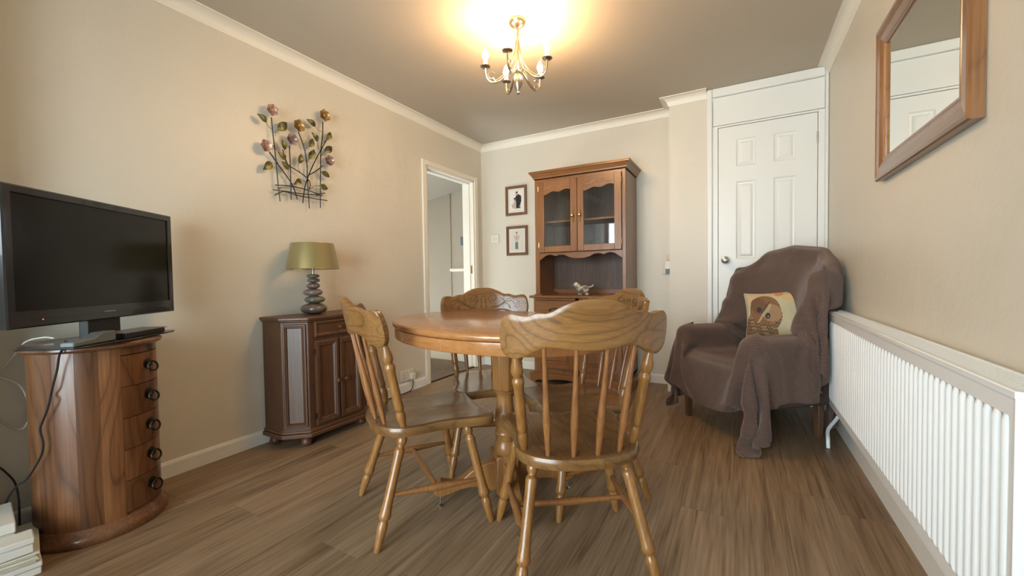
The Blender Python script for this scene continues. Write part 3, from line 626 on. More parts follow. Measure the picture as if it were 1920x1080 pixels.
def rail_mesh():
    top = [(0, .862), (.03, .861), (.06, .854), (.09, .841), (.110, .829), (.125, .824), (.145, .825), (.162, .819), (.178, .815), (.195, .818), (.212, .821), (.226, .817), (.236, .803), (.2405, .775), (.2405, .745), (.236, .718), (.226, .702), (.212, .695)]
    bot = [(0, .722), (.03, .7225), (.06, .725), (.09, .729), (.110, .731), (.125, .729), (.145, .7215), (.162, .711), (.178, .702), (.195, .695), (.205, .6935), (.212, .6935)]
    T_ = smooth_curve(top, 3); B_ = smooth_curve(bot, 3)
    loop = T_+list(reversed(B_)); loop = loop+[(-x, z) for x, z in reversed(loop) if x > 1e-6]
    # columns: interpolate top/bottom heights at each x
    tx = [p[0] for p in T_]; k = tx.index(max(tx)); tz = [p[1] for p in T_]
    bx = [p[0] for p in B_]+[p[0] for p in reversed(T_[k:])]; bz = [p[1] for p in B_]+[p[1] for p in reversed(T_[k:])]
    o = np.argsort(bx, kind='stable'); bx = np.array(bx)[o]; bz = np.array(bz)[o]
    cols = np.concatenate([np.linspace(-.2405, -.19, 12), np.linspace(-.185, .185, 45), np.linspace(.19, .2405, 12)])
    vs = []; fs = []; NZ = 7; th = .011; e = .0035
    for x in cols:
        ax_ = abs(x); zt_ = np.interp(ax_, tx[:k+1], tz[:k+1]); zb_ = np.interp(ax_, bx, bz)
        if ax_ > .2404: zt_, zb_ = .776, .744
        ring_ = []
        for j in range(NZ+1): ring_.append((th, e+(zt_-zb_-2*e)*j/NZ, 0))
        pts_ = [(th, zb_+e+(zt_-zb_-2*e)*j/NZ) for j in range(NZ+1)]+[(th-e*.6, zt_), (-th+e*.6, zt_)]+[(-th, zt_-e-(zt_-zb_-2*e)*j/NZ) for j in range(NZ+1)]+[(-th+e*.6, zb_), (th-e*.6, zb_)]
        nx = -2*.090*x/.239**2; ln = math.hypot(nx, 1)
        for o_, z in pts_: vs.append((x+o_*nx/ln*-1*-1, rail_y(x, z)+o_/ln, z))
    R_ = 2*(NZ+1)+4
    for i in range(len(cols)-1):
        for j in range(R_): a_, b_ = i*R_+j, i*R_+(j+1) % R_; fs.append((a_, b_, b_+R_, a_+R_))
    fs.append(tuple(range(R_))); fs.append(tuple(reversed(range((len(cols)-1)*R_, len(cols)*R_))))
    return MB().add(vs, fs, True)
def carve_mesh():
    mb = MB()
    def put(path, r=.0016):
        for s_ in (-1, 1): mb.tube([(s_*x, rail_y(x, z)+.0110+.0006, z) for x, z in smooth_curve(path, 4)], r, 5)
    def spiral(cx, cz, r0, r1, a0, a1, n=16): return [(cx+(r0+(r1-r0)*k/n)*math.cos(a0+(a1-a0)*k/n), cz+(r0+(r1-r0)*k/n)*math.sin(a0+(a1-a0)*k/n)) for k in range(n+1)]
    put(spiral(.182, .757, .004, .017, 0, 8.6)+[(.16, .785), (.13, .780), (.10, .762), (.07, .748), (.04, .745)])
    put([(.045, .752), (.08, .757), (.11, .775), (.135, .794), (.165, .797), (.190, .785), (.203, .765)])
    put(spiral(.148, .752, .002, .009, 1, 5)+[(.135, .768), (.12, .770)])
    put(spiral(.055, .800, .004, .026, 2.5, 10.5)); put(spiral(.052, .797, .010, .034, 4.2, 8.2), .0012)
    put(spiral(.100, .778, .012, .022, -1.0, 1.6)); put([(.004, .815), (.014, .795), (.010, .775), (.016, .755), (.006, .742)])
    return mb
_chair = {}
def chair(X, Y, deg, label, carved=True):
    t = thing('dining_chair', label, 'chair', (X, Y, 0), RAD(deg), 'oak spindle-back chairs round the table')
    if not _chair:
        _chair['seat'] = seat_mesh().mesh('seat', M['oakseat'], 50)
        _chair['rail'] = rail_mesh().mesh('back_rail', M['oakx'], 45)
        _chair['carv'] = carve_mesh().mesh('carving', M['groove'], 60)
        for s_ in (-1, 1):
            _chair['rl', s_] = MB().turned((s_*.207, 0, .0), (s_*.140, .115, .375), LEGP, 18).mesh('leg', M['oak'], 60)
            _chair['fl', s_] = MB().turned((s_*.230, .4136, .0), (s_*.155, .345, .375), LEGP, 18).mesh('leg', M['oak'], 60)
            _chair['post', s_] = MB().turned((s_*.171, .106, .397), (s_*.201, .0425, .702), POSTP, 18).mesh('back_post', M['oak'], 60)
            p0 = Vector((s_*.230, .4136, 0)).lerp(Vector((s_*.155, .345, .375)), .42); p1 = Vector((s_*.207, 0, 0)).lerp(Vector((s_*.140, .115, .375)), .45)
            _chair['st', s_] = MB().turned(p0, p1, [(0, .007), (.1, .0085), (.35, .0115), (.5, .0150), (.65, .0115), (.9, .0085), (1, .007)], 12).mesh('side_stretcher', M['oakdk'], 60)
            _chair['mid', s_] = p0.lerp(p1, .5)
        _chair['cs'] = MB().turned(_chair['mid', -1], _chair['mid', 1], [(0, .007), (.1, .0085), (.35, .0110), (.5, .0145), (.65, .0110), (.9, .0085), (1, .007)], 12).mesh('cross_stretcher', M['oakdk'], 60)
        for i, (x0, y0_, x1) in enumerate(((-.108, .052, -.130), (-.036, .033, -.044), (.036, .033, .044), (.108, .052, .130))):
            _chair['sp', i] = MB().turned((x0, y0_, .396), (x1, rail_y(x1, .735), .74), [(0, .0065), (.06, .008), (.2, .0105), (.32, .0122), (.42, .0110), (.60, .0082), (.8, .0066), (1, .006)], 12).mesh('spindle', M['oakdk'], 60)
    obj('seat', _chair['seat'], None, t)
    r = obj('back_rail', _chair['rail'], None, t); obj('carving', _chair['carv'], None, r)
    for s_ in (-1, 1):
        obj('leg', _chair['rl', s_], None, t); obj('leg', _chair['fl', s_], None, t); obj('back_post', _chair['post', s_], None, t); obj('side_stretcher', _chair['st', s_], None, t)
    obj('cross_stretcher', _chair['cs'], None, t)
    for i in range(4): obj('spindle', _chair['sp', i], None, t)
    return t
chair(-1.239, 1.071, -34.0, 'oak spindle-back chair seen from the side, between sideboard and table, nearest the television')
chair(-.371, 1.104, 35.3, 'nearest oak spindle-back chair, its plain back rail towards the camera')
chair(-1.258, 1.944, 221.2, 'oak chair behind the table by the doorway, carved back rail facing the camera')
chair(-.474, 1.857, 136.7, 'oak chair between the dresser and the armchair, partly hidden behind the front chair')

# ------------------------------------------------------------------ table
TA, TB_, TZ = .536, .375, .747
tb = thing('dining_table', 'oval oak pedestal dining table in the middle of the room', 'table', (-.885, 1.450, 0), RAD(162))
def ell(a_, b_, z, n=72): return [(a_*math.cos(2*PI*k/n), b_*math.sin(2*PI*k/n), z) for k in range(n)]
def stack(layers, n=72):
    vs = []; fs = []
    for a_, b_, z in layers: vs += ell(a_, b_, z, n)
    for j in range(len(layers)-1):
        for k in range(n): fs.append((j*n+k, j*n+(k+1) % n, (j+1)*n+(k+1) % n, (j+1)*n+k))
    fs += [tuple(reversed(range(n))), tuple(range((len(layers)-1)*n, len(layers)*n))]
    return MB().add(vs, fs, True)
obj('tabletop', stack([(TA-.012, TB_-.012, TZ-.026), (TA-.004, TB_-.004, TZ-.024), (TA, TB_, TZ-.018), (TA+.001, TB_+.001, TZ-.010), (TA-.003, TB_-.003, TZ-.003), (TA-.010, TB_-.010, TZ)]), M['table'], tb, sharp=50)
ap = stack([(TA-.010, TB_-.010, TZ-.070), (TA-.008, TB_-.008, TZ-.068), (TA-.008, TB_-.008, TZ-.028), (TA-.014, TB_-.014, TZ-.0262)]); obj('apron', ap, M['table'], tb, sharp=50)
m = MB()
for sx in (-.13, .13):
    for sy in (-1, 1):
        yy = sy*(TB_-.008)*math.sqrt(1-(sx/(TA-.008))**2); m.box(sx-.0008, sx+.0008, min(yy, yy+sy*.0006), max(yy, yy+sy*.0006), TZ-.068, TZ-.028)
obj('leaf_joint', m, plain('joint_line', (.42, .27, .14), .5), tb)
pc = (-.0, .0)
base_world = Vector((-.855-(-.885), 1.463-1.450, 0)); c_, s__ = math.cos(-RAD(162)), math.sin(-RAD(162)); bp_ = (base_world.x*c_-base_world.y*s__, base_world.x*s__+base_world.y*c_)
bx, by = bp_
up = MB(); R8 = .052; vs = []; fs = []
for z, r in ((.45, .040), (.458, R8-.003), (.462, R8), (.677, R8)):
    for k in range(8): a_ = 2*PI*(k+.5)/8; vs.append((bx+r*math.cos(a_), by+r*math.sin(a_), z))
for j in range(3):
    for k in range(8): fs.append((j*8+k, j*8+(k+1) % 8, (j+1)*8+(k+1) % 8, (j+1)*8+k))
fs += [tuple(range(8)), tuple(range(24, 32))]; up.add(vs, fs); obj('upper_column', up, M['tableped'], tb, .003)
obj('turned_column', MB().lathe([(.034, .180), (.042, .186), (.048, .200), (.049, .215), (.044, .235), (.037, .246), (.040, .252), (.037, .262), (.043, .270), (.043, .280), (.037, .287), (.040, .296), (.038, .304), (.042, .312), (.0425, .335), (.040, .36), (.0345, .40), (.0335, .425), (.036, .440), (.042, .447), (.036, .452), (.044, .458)], (bx, by, 0), 32), M['tableped'], tb, sharp=55)
bang = RAD(222-162)
def bl(a_, b_, z, ang): return (bx+a_*math.cos(ang)-b_*math.sin(ang), by+a_*math.sin(ang)+b_*math.cos(ang), z)
m = MB(); q = .046
m.prism([(-q, -q), (q, -q), (q, q), (-q, q)], lambda a_, b_, d: bl(a_, b_, d, bang), .03, .19); obj('base_block', m, M['tableped'], tb, .006)
out = [(.045, .165), (.09, .158), (.14, .138), (.18, .108), (.215, .096), (.25, .103), (.275, .108), (.296, .095), (.303, .075), (.295, .055), (.275, .046), (.24, .050), (.20, .062), (.15, .068), (.10, .060), (.045, .045)]
for k in range(4):
    an = bang+k*PI/2; op = smooth_curve(out+[out[0]], 3)[:-1]
    f = obj('foot', MB().prism(op, lambda a_, z_, d: bl(a_, d, z_, an), -.021, .021), M['tableped'], tb, .004)
    obj('glide', MB().lathe([(.013, 0), (.014, .004), (.010, .008), (.004, .010), (.004, .052)], bl(.272, 0, 0, an), 14), M['chrome'], f)

# ------------------------------------------------------------------ dresser (hutch)
hu = thing('dresser', 'tall oak dresser with two glazed doors over an open shelf and cupboards', 'dresser', (-1.165, YB-.008, 0))
FY, BY = -.385, -.425; HW, BW = .392, .395
def F(y): return lambda a_, b_, h: (a_, y-h, b_)
m = MB(); m.box(-HW, -HW+.018, FY+.02, 0, .757, 1.765); m.box(HW-.018, HW, FY+.02, 0, .757, 1.765); m.box(-HW, HW, FY+.02, 0, 1.745, 1.765); m.box(-HW+.018, HW-.018, FY+.02, -.012, 1.105, 1.123)
obj('upper_carcass', m, M['hutch'], hu, .002)
obj('back_board', MB().box(-HW+.018, HW-.018, -.012, -.004, .757, 1.745), M['hutchin'], hu)
obj('interior_shelf', MB().box(-HW+.018, HW-.018, FY+.07, -.012, 1.385, 1.400), M['hutchx'], hu)
obj('back_ledge', MB().box(-HW+.018, HW-.018, -.035, -.012, .757, .80), M['hutchx'], hu, .003)
m = MB(); m.box(-HW, -.352, FY, FY+.02, .757, 1.755); m.box(.364, HW, FY, FY+.02, .757, 1.755); m.box(-.352, .364, FY, FY+.02, 1.727, 1.755)
obj('face_frame', m, M['hutch'], hu, .002)
def scallop(x0, x1, ztop, zbase, amp, n, fn=None):
    xs_ = np.linspace(x0, x1, 49); f = lambda u: zbase+amp*float(np.interp(abs(2*u-1), [0, .12, .25, .36, .46, .52, .58, .68, .76, .84, .90, 1], [-.65, -.6, -.15, .55, .70, .55, .20, .75, .80, .45, -.1, -1.0]))
    return [(x0, ztop)]+[(x, f((x-x0)/(x1-x0))) for x in xs_]+[(x1, ztop)]
va = scallop(-.352, .364, 1.122, 1.084, .027, 4)
obj('valance', MB().prism(va, lambda a_, z_, d: (a_, d, z_), FY+.002, FY+.018), M['hutchx'], hu, .002)
CP = [(0, 0), (0, .006), (.010, .010), (.012, .020), (.028, .046), (.036, .050), (.036, .058), (.040, .060), (.040, .068), (0, .068)]
def crown(hw, fy, z0, pfl, mat, name):
    path = [(-hw, 0), (-hw, fy), (hw, fy), (hw, 0)]; mb = MB().sweep(path, [(o_, z0+z_) for o_, z_ in pfl]); return obj(name, mb, mat, hu)
crown(HW, FY, 1.752, CP, M['hutchx'], 'crown_moulding'); obj('crown_top', MB().box(-HW-.036, HW+.036, FY-.036, 0, 1.812, 1.8195), M['hutchx'], hu)
for side, (x0, x1, g0, g1, kx) in enumerate(((-.350, -.003, -.298, -.060, -.037), (.001, .362, .054, .306, .026))):
    dy = FY-.018
    d = obj('glazed_door', None or (lambda mb: mb)(MB().box(x0, g0, dy, FY-.001, 1.125, 1.728).box(g1, x1, dy, FY-.001, 1.125, 1.728).box(g0, g1, dy, FY-.001, 1.125, 1.176)), M['hutch'], hu, .003)
    xs_ = np.linspace(g0, g1, 33); tp = [(g0, 1.728)]+[(x, 1.612+float(np.interp(u, np.linspace(0, 1, 11), [0, .004, .015, .026, .027, .020, .018, .028, .037, .036, .030] if not side else [0, .003, .012, .022, .023, .017, .016, .027, .036, .034, .026]))) for x, u in zip(xs_, np.linspace(0, 1, 33))]+[(g1, 1.728)]
    obj('door_top_rail', MB().prism(tp, lambda a_, z_, d_: (a_, d_, z_), dy, FY-.001), M['hutchx'], d)
    m = MB(); cx = (g0+g1)/2
    for s_ in (-1, 1):
        for k, (ox, rr) in enumerate(((.022, .012), (.055, .010), (.085, .008))):
            m.tube([(cx+s_*(ox+rr*(1-t_/9)*math.cos(t_)), dy-.001, 1.668+rr*(1-t_/9)*math.sin(t_)-.1*ox*ox*10) for t_ in np.linspace(0, 6.5, 14)], .0026, 6)
        m.tube(smooth_curve([(cx, dy-.001, 1.675), (cx+s_*.03, dy-.001, 1.690), (cx+s_*.06, dy-.001, 1.672), (cx+s_*.10, dy-.001, 1.664)], 4), .0026, 6)
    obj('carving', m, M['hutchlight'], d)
    obj('glass_pane', MB().box(g0-.004, g1+.004, FY-.010, FY-.006, 1.170, 1.645), M['glass'], d)
    m = MB(); kz = 1.42; yk = dy-.001
    m.lathe([(.004, 0), (.004, .012), (.012, .018), (.015, .026), (.010, .035), (.001, .038)], (kx, yk, kz), 16, (0, -1, 0))
    for s_ in (-1, 1):
        m.tube(smooth_curve([(kx, yk-.001, kz+s_*.012), (kx-.006, yk-.001, kz+s_*.022), (kx, yk-.001, kz+s_*.032), (kx+.006, yk-.001, kz+s_*.040), (kx, yk-.001, kz+s_*.050), (kx-.005, yk-.001, kz+s_*.057), (kx, yk-.001, kz+s_*.066)], 4), .0040, 6)
        m.tube(smooth_curve([(kx, yk-.001, kz+s_*.012), (kx+.006, yk-.001, kz+s_*.022), (kx, yk-.001, kz+s_*.032), (kx-.006, yk-.001, kz+s_*.040), (kx, yk-.001, kz+s_*.050)], 4), .0040, 6)
    obj('brass_knob', m, M['brass'], d)
    hx = x1+.002 if side else x0-.002
    for z in (1.19, 1.67): obj('hinge', MB().lathe([(.004, -.02), (.004, .02)], (hx, dy+.004, z), 8), M['brass'], d)
obj('worktop', MB().box(-.43, .43, BY-.022, 0, .735, .757), M['hutchx'], hu, .006)
m = MB()
for s_ in (-1, 1): m.lathe([(.03, 0), (.03, .006), (.02, .009)], (s_*.37, FY+.03, .757), 4)
for a_ in (-HW-.006, HW-.06): obj('foot_block', MB().box(a_, a_+.066, FY-.012, 0, .757, .768), M['hutchx'], hu, .003)
m = MB(); m.box(-BW, -BW+.02, BY+.02, 0, .09, .735); m.box(BW-.02, BW, BY+.02, 0, .09, .735); m.box(-BW, BW, BY+.02, -.01, .09, .11); m.box(-BW+.02, BW-.02, -.012, -.004, .09, .735); obj('base_carcass', m, M['hutch'], hu, .002)
m = MB(); m.box(-BW, -.368, BY, BY+.02, .09, .735); m.box(.368, BW, BY, BY+.02, .09, .735); m.box(-.368, .368, BY, BY+.02, .716, .735); m.box(-.368, .368, BY, BY+.02, .566, .590); m.box(-.018, .018, BY, BY+.02, .09, .735); m.box(-.368, .368, BY, BY+.02, .09, .14); obj('base_face_frame', m, M['hutch'], hu, .002)
def rp(mb, x0, x1, z0, z1, y, t=.018, fw=.045):         # raised-and-fielded panel front
    mb.box(x0, x1, y, y+t, z0, z1)
    mb.ring(x0+fw, x1-fw, z0+fw, z1-fw, [(0, .0002), (.003, .004), (.008, .004), (.012, .0005), (.022, .006), (.026, .006)], lambda a_, b_, h: (a_, y-h, b_), True)
for x0, x1 in ((-.366, -.019), (.019, .366)):
    dy = BY-.014; dw_ = obj('drawer', MB().box(x0, x1, dy, BY+.002, .592, .714), M['hutchx'], hu, .004)
    m = MB(); cx = (x0+x1)/2
    for k in range(-3, 4):
        ox = cx+k*.036; m.tube([(ox+(.011-.0011*t_)*math.cos(t_), dy-.001, .683+(.011-.0011*t_)*math.sin(t_)) for t_ in np.linspace(0, 7, 14)], .0018, 5)
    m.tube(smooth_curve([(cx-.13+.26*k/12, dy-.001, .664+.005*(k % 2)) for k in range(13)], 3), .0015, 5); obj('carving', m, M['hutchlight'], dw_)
    m = MB(); m.tube(smooth_curve([(cx-.045, dy-.006, .632), (cx-.03, dy-.014, .645), (cx, dy-.016, .650), (cx+.03, dy-.014, .645), (cx+.045, dy-.006, .632)], 5), .004, 8)
    for s_ in (-1, 1): m.lathe([(.010, 0), (.008, .006), (.001, .008)], (cx+s_*.045, dy, .632), 12, (0, -1, 0))
    obj('drop_handle', m, M['iron'], dw_)
    m = MB(); rp(m, x0, x1, .142, .564, BY-.014); d = obj('cupboard_door', m, M['hutch'], hu, 0)
    kx = x1-.03 if x0 < 0 else x0+.03
    obj('knob', MB().lathe([(.004, 0), (.004, .01), (.010, .016), (.011, .024), (.001, .03)], (kx, BY-.014, .40), 14, (0, -1, 0)), M['brass'], d)
pp = [(-.432, .09), (-.432, .0), (-.39, 0), (-.385, .015), (-.36, .028), (-.32, .030), (-.29, .022), (-.27, .028), (-.22, .042), (-.12, .050), (0, .040), (.12, .050), (.22, .042), (.27, .028), (.29, .022), (.32, .030), (.36, .028), (.385, .015), (.39, 0), (.432, 0), (.432, .09)]
obj('plinth', MB().prism(pp, lambda a_, z_, d: (a_, d, z_), BY-.02, BY).box(-.432, -.414, BY, 0, 0, .09).box(.414, .432, BY, 0, 0, .09), M['hutchx'], hu, .003)
# bird ornament on the open shelf
bd = thing('bird_ornament', 'small patterned pottery bird on the dresser worktop', 'ornament', (-1.150, 3.315, .757), RAD(8))
def blob(name, c, r, mat, parent, n=20, rot=0):
    mb = MB(); pr_ = [(math.sin(PI*k/12), -math.cos(PI*k/12)) for k in range(13)]; vs = []; fs = []
    for rr, z in pr_:
        for k in range(n):
            a_ = 2*PI*k/n; x, y, zz = r[0]*max(rr, .01)*math.cos(a_), r[1]*max(rr, .01)*math.sin(a_), r[2]*z
            x, zz = x*math.cos(rot)-zz*math.sin(rot), x*math.sin(rot)+zz*math.cos(rot); vs.append((c[0]+x, c[1]+y, c[2]+zz))
    for j in range(12):
        for k in range(n): fs.append((j*n+k, j*n+(k+1) % n, (j+1)*n+(k+1) % n, (j+1)*n+k))
    return obj(name, mb.add(vs, fs, True), mat, parent, sharp=80)
M['pot'] = leafmat('speckled_pottery', (.10, .085, .06), (.55, .50, .38), .3); M['pot'].node_tree.nodes['Principled BSDF'].inputs['Metallic'].default_value = 0
blob('body', (0, 0, .050), (.058, .036, .034), M['pot'], bd, rot=.10); blob('head', (-.062, 0, .090), (.021, .018, .020), M['card'], bd)
blob('neck', (-.045, 0, .072), (.024, .022, .026), M['pot'], bd, rot=-.6)
obj('beak', MB().lathe([(.006, 0), (.001, .016)], (-.080, 0, .088), 8, (-1, 0, -.2)), M['petg'], bd)
obj('tail', MB().prism([(0, 0), (.03, .012), (.046, .034), (.034, .036), (.02, .022), (0, .022)], lambda a_, z_, d: (.045+a_, d, .055+z_), -.012, .012), M['pot'], bd, .004)
blob('flower_spot', (.022, -.030, .062), (.010, .007, .010), plain('red_glaze', (.45, .06, .03), .3), bd)
for dx in (-.028, .030): blob('eye' if dx < -9 else 'foot', (dx, -.012, .010), (.018, .014, .010), M['pot'], bd)
blob('eye', (-.068, -.016, .094), (.0035, .003, .0035), M['blackm'], bd)

# ------------------------------------------------------------------ corner-cut sideboard
sb = thing('sideboard', 'dark oak sideboard with canted corners against the left wall', 'sideboard', (XL+.017, 1.605, 0))
def poly(o=0, d=.287, hy=.295, cx=.112, cy=.10): return [(0, -hy-o), (d-cx+o*.4, -hy-o), (d+o, -hy+cy-o*.4), (d+o, hy-cy+o*.4), (d-cx+o*.4, hy+o), (0, hy+o)]
def ps(pl, z0, z1, mb=None): return (mb or MB()).prism(pl, lambda a_, b_, d: (a_, b_, d), z0, z1)
obj('carcass', ps(poly(-.014), .095, .690), M['cab'], sb, .003)
m = ps(poly(.004), .052, .075); ps(poly(-.004), .075, .090, m); ps(poly(-.010), .088, .098, m); obj('plinth', m, M['cabx'], sb, .004)
m = ps(poly(.004), .700, .718); ps(poly(-.004), .690, .702, m); obj('worktop', m, M['cabx'], sb, .005)
PO = poly(-.014)
def face_fn(p, q):
    p, q = Vector((*p, 0)), Vector((*q, 0)); u = (q-p).normalized(); n_ = Vector((u.y, -u.x, 0)); return (q-p).length, lambda a_, z_, h: tuple(p+u*a_+n_*h+Vector((0, 0, z_)))
for i in (1, 3):
    Lf, fn = face_fn(PO[i], PO[i+1])
    m = MB().ring(.010, Lf-.010, .112, .680, [(0, 0), (0, .006), (.004, .010), (.009, .010), (.013, .006), (.019, .008), (.022, .003), (.024, .001)], fn)
    cp = obj('canted_panel', m, M['cab'], sb); obj('panel_field', MB().add([fn(.032, .134, .0012), fn(Lf-.032, .134, .0012), fn(Lf-.032, .658, .0012), fn(.032, .658, .0012)], [(0, 1, 2, 3)]), M['cabpanel'], cp)
Lf, fn = face_fn(PO[2], PO[3])
def knob(p, parent, name='knob'): return obj(name, MB().lathe([(.005, 0), (.005, .010), (.010, .015), (.012, .022), (.009, .028), (.001, .031)], p, 16, (1, 0, 0)), M['cab'], parent)
m = MB(); b0 = (.036, Lf-.036, .602, .688); m.ring(*b0, [(0, 0), (0, .010), (.004, .013), (.010, .013), (.014, .009), (.019, .005)], fn, True)
dwr = obj('drawer', m, M['cab'], sb); knob(fn(Lf/2, .645, .005), dwr)
for a0, a1, ka in ((.036, Lf/2-.004, Lf/2-.028), (Lf/2+.004, Lf-.036, Lf/2+.028)):
    m = MB(); m.ring(a0, a1, .106, .580, [(0, 0), (0, .012), (.004, .014), (.018, .014), (.022, .010), (.027, .0115), (.031, .006), (.034, .003)], fn, True)
    d = obj('cupboard_door', m, M['cab'], sb); knob(fn(ka, .335, .014), d)
    for z in (.16, .52): obj('hinge', MB().lathe([(.004, -.018), (.004, .018)], fn(a0-.003 if ka > a0+.05 else a1+.003, z, .008), 8), M['iron'], d)
for px, py in ((.235, -.19), (.235, .19), (.05, -.255), (.05, .255)): obj('bun_foot', MB().lathe([(.018, 0), (.026, .006), (.030, .020), (.026, .034), (.020, .042), (.022, .053)], (px, py, 0), 18), M['cab'], sb)
# pebble lamp
lp = thing('table_lamp', 'lamp of stacked pebbles with an olive satin shade on the sideboard', 'lamp', (-2.222, 1.560, .718))
def peb(z, rx, rz, mat, dx=0, dy=0):
    mb = MB(); prf = [(math.cos(PI*(k/12-.5))**.75 if 0 < k < 12 else .02, math.sin(PI*(k/12-.5))) for k in range(13)]; vs = []; fs = []; n = 24
    for r_, z_ in prf:
        for k in range(n): a_ = 2*PI*k/n; w_ = 1+.05*math.cos(2*a_+z*40); vs.append((dx+rx*r_*w_*math.cos(a_), dy+rx*r_*w_*.92*math.sin(a_), z+rz*z_))
    for j in range(12):
        for k in range(n): fs.append((j*n+k, j*n+(k+1) % n, (j+1)*n+(k+1) % n, (j+1)*n+k))
    return obj('pebble', mb.add(vs, fs, True), mat, lp, sharp=80)
peb(.033, .082, .033, M['peb_b']); peb(.086, .060, .022, M['peb_g'], .004, .004); peb(.129, .055, .022, M['peb_r'], -.002, -.003); peb(.168, .042, .018, M['peb_r'], 0, -.002); peb(.200, .040, .014, M['peb_g'], 0, .002); peb(.226, .038, .012, M['peb_g'])
obj('neck', MB().lathe([(.007, .235), (.007, .262), (.010, .264), (.010, .30), (.006, .302)], n=14), M['nickel'], lp)
obj('lamp_shade', MB().lathe([(.118, .418), (.147, .268), (.1455, .268), (.1165, .418)], n=48, cap=False), M['shade'], lp, sharp=60)
m = MB(); m.tube([(.1165*math.cos(a_), .1165*math.sin(a_), .418) for a_ in np.linspace(0, 2*PI, 41)[:-1]], .0015, 5, True); m.tube([(.1465*math.cos(a_), .1465*math.sin(a_), .268) for a_ in np.linspace(0, 2*PI, 41)[:-1]], .0015, 5, True)
for k in range(3): a_ = 2*PI*k/3; m.tube([(.008*math.cos(a_), .008*math.sin(a_), .30), (.143*math.cos(a_), .143*math.sin(a_), .285)], .0012, 5)
obj('shade_ring', m, M['shade'], lp)

# ------------------------------------------------------------------ drum chest
DC = (-2.165, .590); DR = .176
dc = thing('drum_chest', 'round sheesham wood drum chest of five drawers under the television', 'chest', (DC[0], DC[1], 0))
def cyl(r, z0, z1, a0, a1, n, r1=None):
    mb = MB(); r_in = r-.02; vs = []; fs = []
    for k in range(n+1):
        a_ = a0+(a1-a0)*k/n
        for rr in (r_in, r):
            for z in (z0, z1): vs.append((rr*math.cos(a_), rr*math.sin(a_), z))
    for k in range(n):
        i = k*4; fs += [(i+2, i+6, i+7, i+3), (i, i+1, i+5, i+4), (i, i+4, i+6, i+2), (i+1, i+3, i+7, i+5)]
    fs += [(0, 2, 3, 1), (n*4, n*4+1, n*4+3, n*4+2)]
    return mb.add(vs, fs, True)
A0, A1 = RAD(6), RAD(92); st_ = []
edges = np.linspace(A1-2*PI, A0, 15)                            # staves of the drum, light and dark planks
for k in range(14): obj('stave', cyl(DR, .055, .680, edges[k]+.001, edges[k+1]-.001, 4), M['rose'], dc)
obj('core', MB().lathe([(DR-.022, .056), (DR-.022, .68)], n=40), M['blackm'], dc)
for z0_, z1_ in ((.655, .680), (.055, .064)): obj('drawer_rail', cyl(DR, z0_, z1_, A0, A1, 14), M['rose'], dc)
zz = np.linspace(.066, .653, 6)
for k in range(5):
    d = obj('drawer', cyl(DR+.001, zz[k]+.0012, zz[k+1]-.0012, A0+.006, A1-.006, 14), M['rose'], dc)
    ac = RAD(38); z = (zz[k]+zz[k+1])/2+.012; rd_ = Vector((math.cos(ac), math.sin(ac), 0)); tn = Vector((-rd_.y, rd_.x, 0)); c0 = rd_*(DR+.001)+Vector((0, 0, z))
    h = MB().lathe([(.020, 0), (.021, .002), (.012, .004), (.007, .006), (.006, .014), (.001, .016)], c0, 16, rd_); 
    rg = [c0+rd_*.012+tn*(.025*math.cos(t_))+Vector((0, 0, -.010+.018*math.sin(t_)))+rd_*(.012*(1-math.sin(t_))*.5) for t_ in np.linspace(0, 2*PI, 25)[:-1]]
    h.tube(rg, .0035, 8, True); obj('ring_pull', h, M['iron'], d)
obj('plinth', MB().lathe([(DR+.016, 0), (DR+.020, .006), (DR+.021, .022), (DR+.017, .032), (DR+.009, .040), (DR+.006, .048), (DR+.001, .055)], n=56), M['rose2'], dc)
obj('top', MB().lathe([(DR-.002, .680), (DR+.012, .683), (DR+.021, .690), (DR+.021, .697), (DR+.014, .704), (DR+.006, .706)], n=56), M['rose2'], dc)

# ------------------------------------------------------------------ television and things on the chest
tw = Vector((-.585, .811, 0)).normalized(); tn_ = Vector((.811, .585, 0)).normalized()
TVW, TVH = .70, .436
rb = Vector((-2.290, .893, .788)); cen = rb-tw*(TVW/2)
tv = thing('television', 'black flat-screen television on the drum chest', 'television', (cen.x, cen.y, .7075), math.atan2(tw.y, tw.x))
zb_ = .788-.7075; hw = TVW/2                                        # local: x along the screen, -y faces the room
m = MB(); m.ring(-hw, hw, zb_, zb_+TVH, [(0, -.03), (0, .0), (.004, .004), (.024, .004), (.026, .001), (.027, -.004)], lambda a_, b_, h: (a_, -h, b_)); obj('bezel', m, M['black'], tv)
obj('lower_bezel', MB().box(-hw+.024, hw-.024, -.0035, .006, zb_+.024, zb_+.052), M['black'], tv)
obj('screen', MB().box(-hw+.025, hw-.025, .001, .006, zb_+.050, zb_+TVH-.026), M['screen'], tv)
obj('rear_housing', MB().box(-hw+.01, hw-.01, .006, .045, zb_+.01, zb_+TVH-.01).box(-hw+.10, hw-.10, .045, .075, zb_+.05, zb_+TVH-.08), M['blackm'], tv, .006)
obj('badge', MB().box(-.022, .028, -.0045, -.003, zb_+.026, zb_+.031), M['badge'], tv)
obj('standby_light', MB().lathe([(.002, 0), (.0018, .001)], (-.247, -.0036, zb_+.022), 8, (0, -1, 0)), M['led'], tv)
obj('stand_neck', MB().box(-.07, .07, .012, .045, .006, zb_+.03), M['blackm'], tv, .004)
obj('stand_base', MB().prism([(-.235, -.075), (-.20, -.095), (0, -.105), (.20, -.095), (.235, -.075), (.235, .095), (.20, .11), (-.20, .11), (-.235, .095)], lambda a_, b_, d: (a_, b_, d), 0, .007), M['black'], tv, .002)
bxr = math.atan2(tw.y, tw.x)
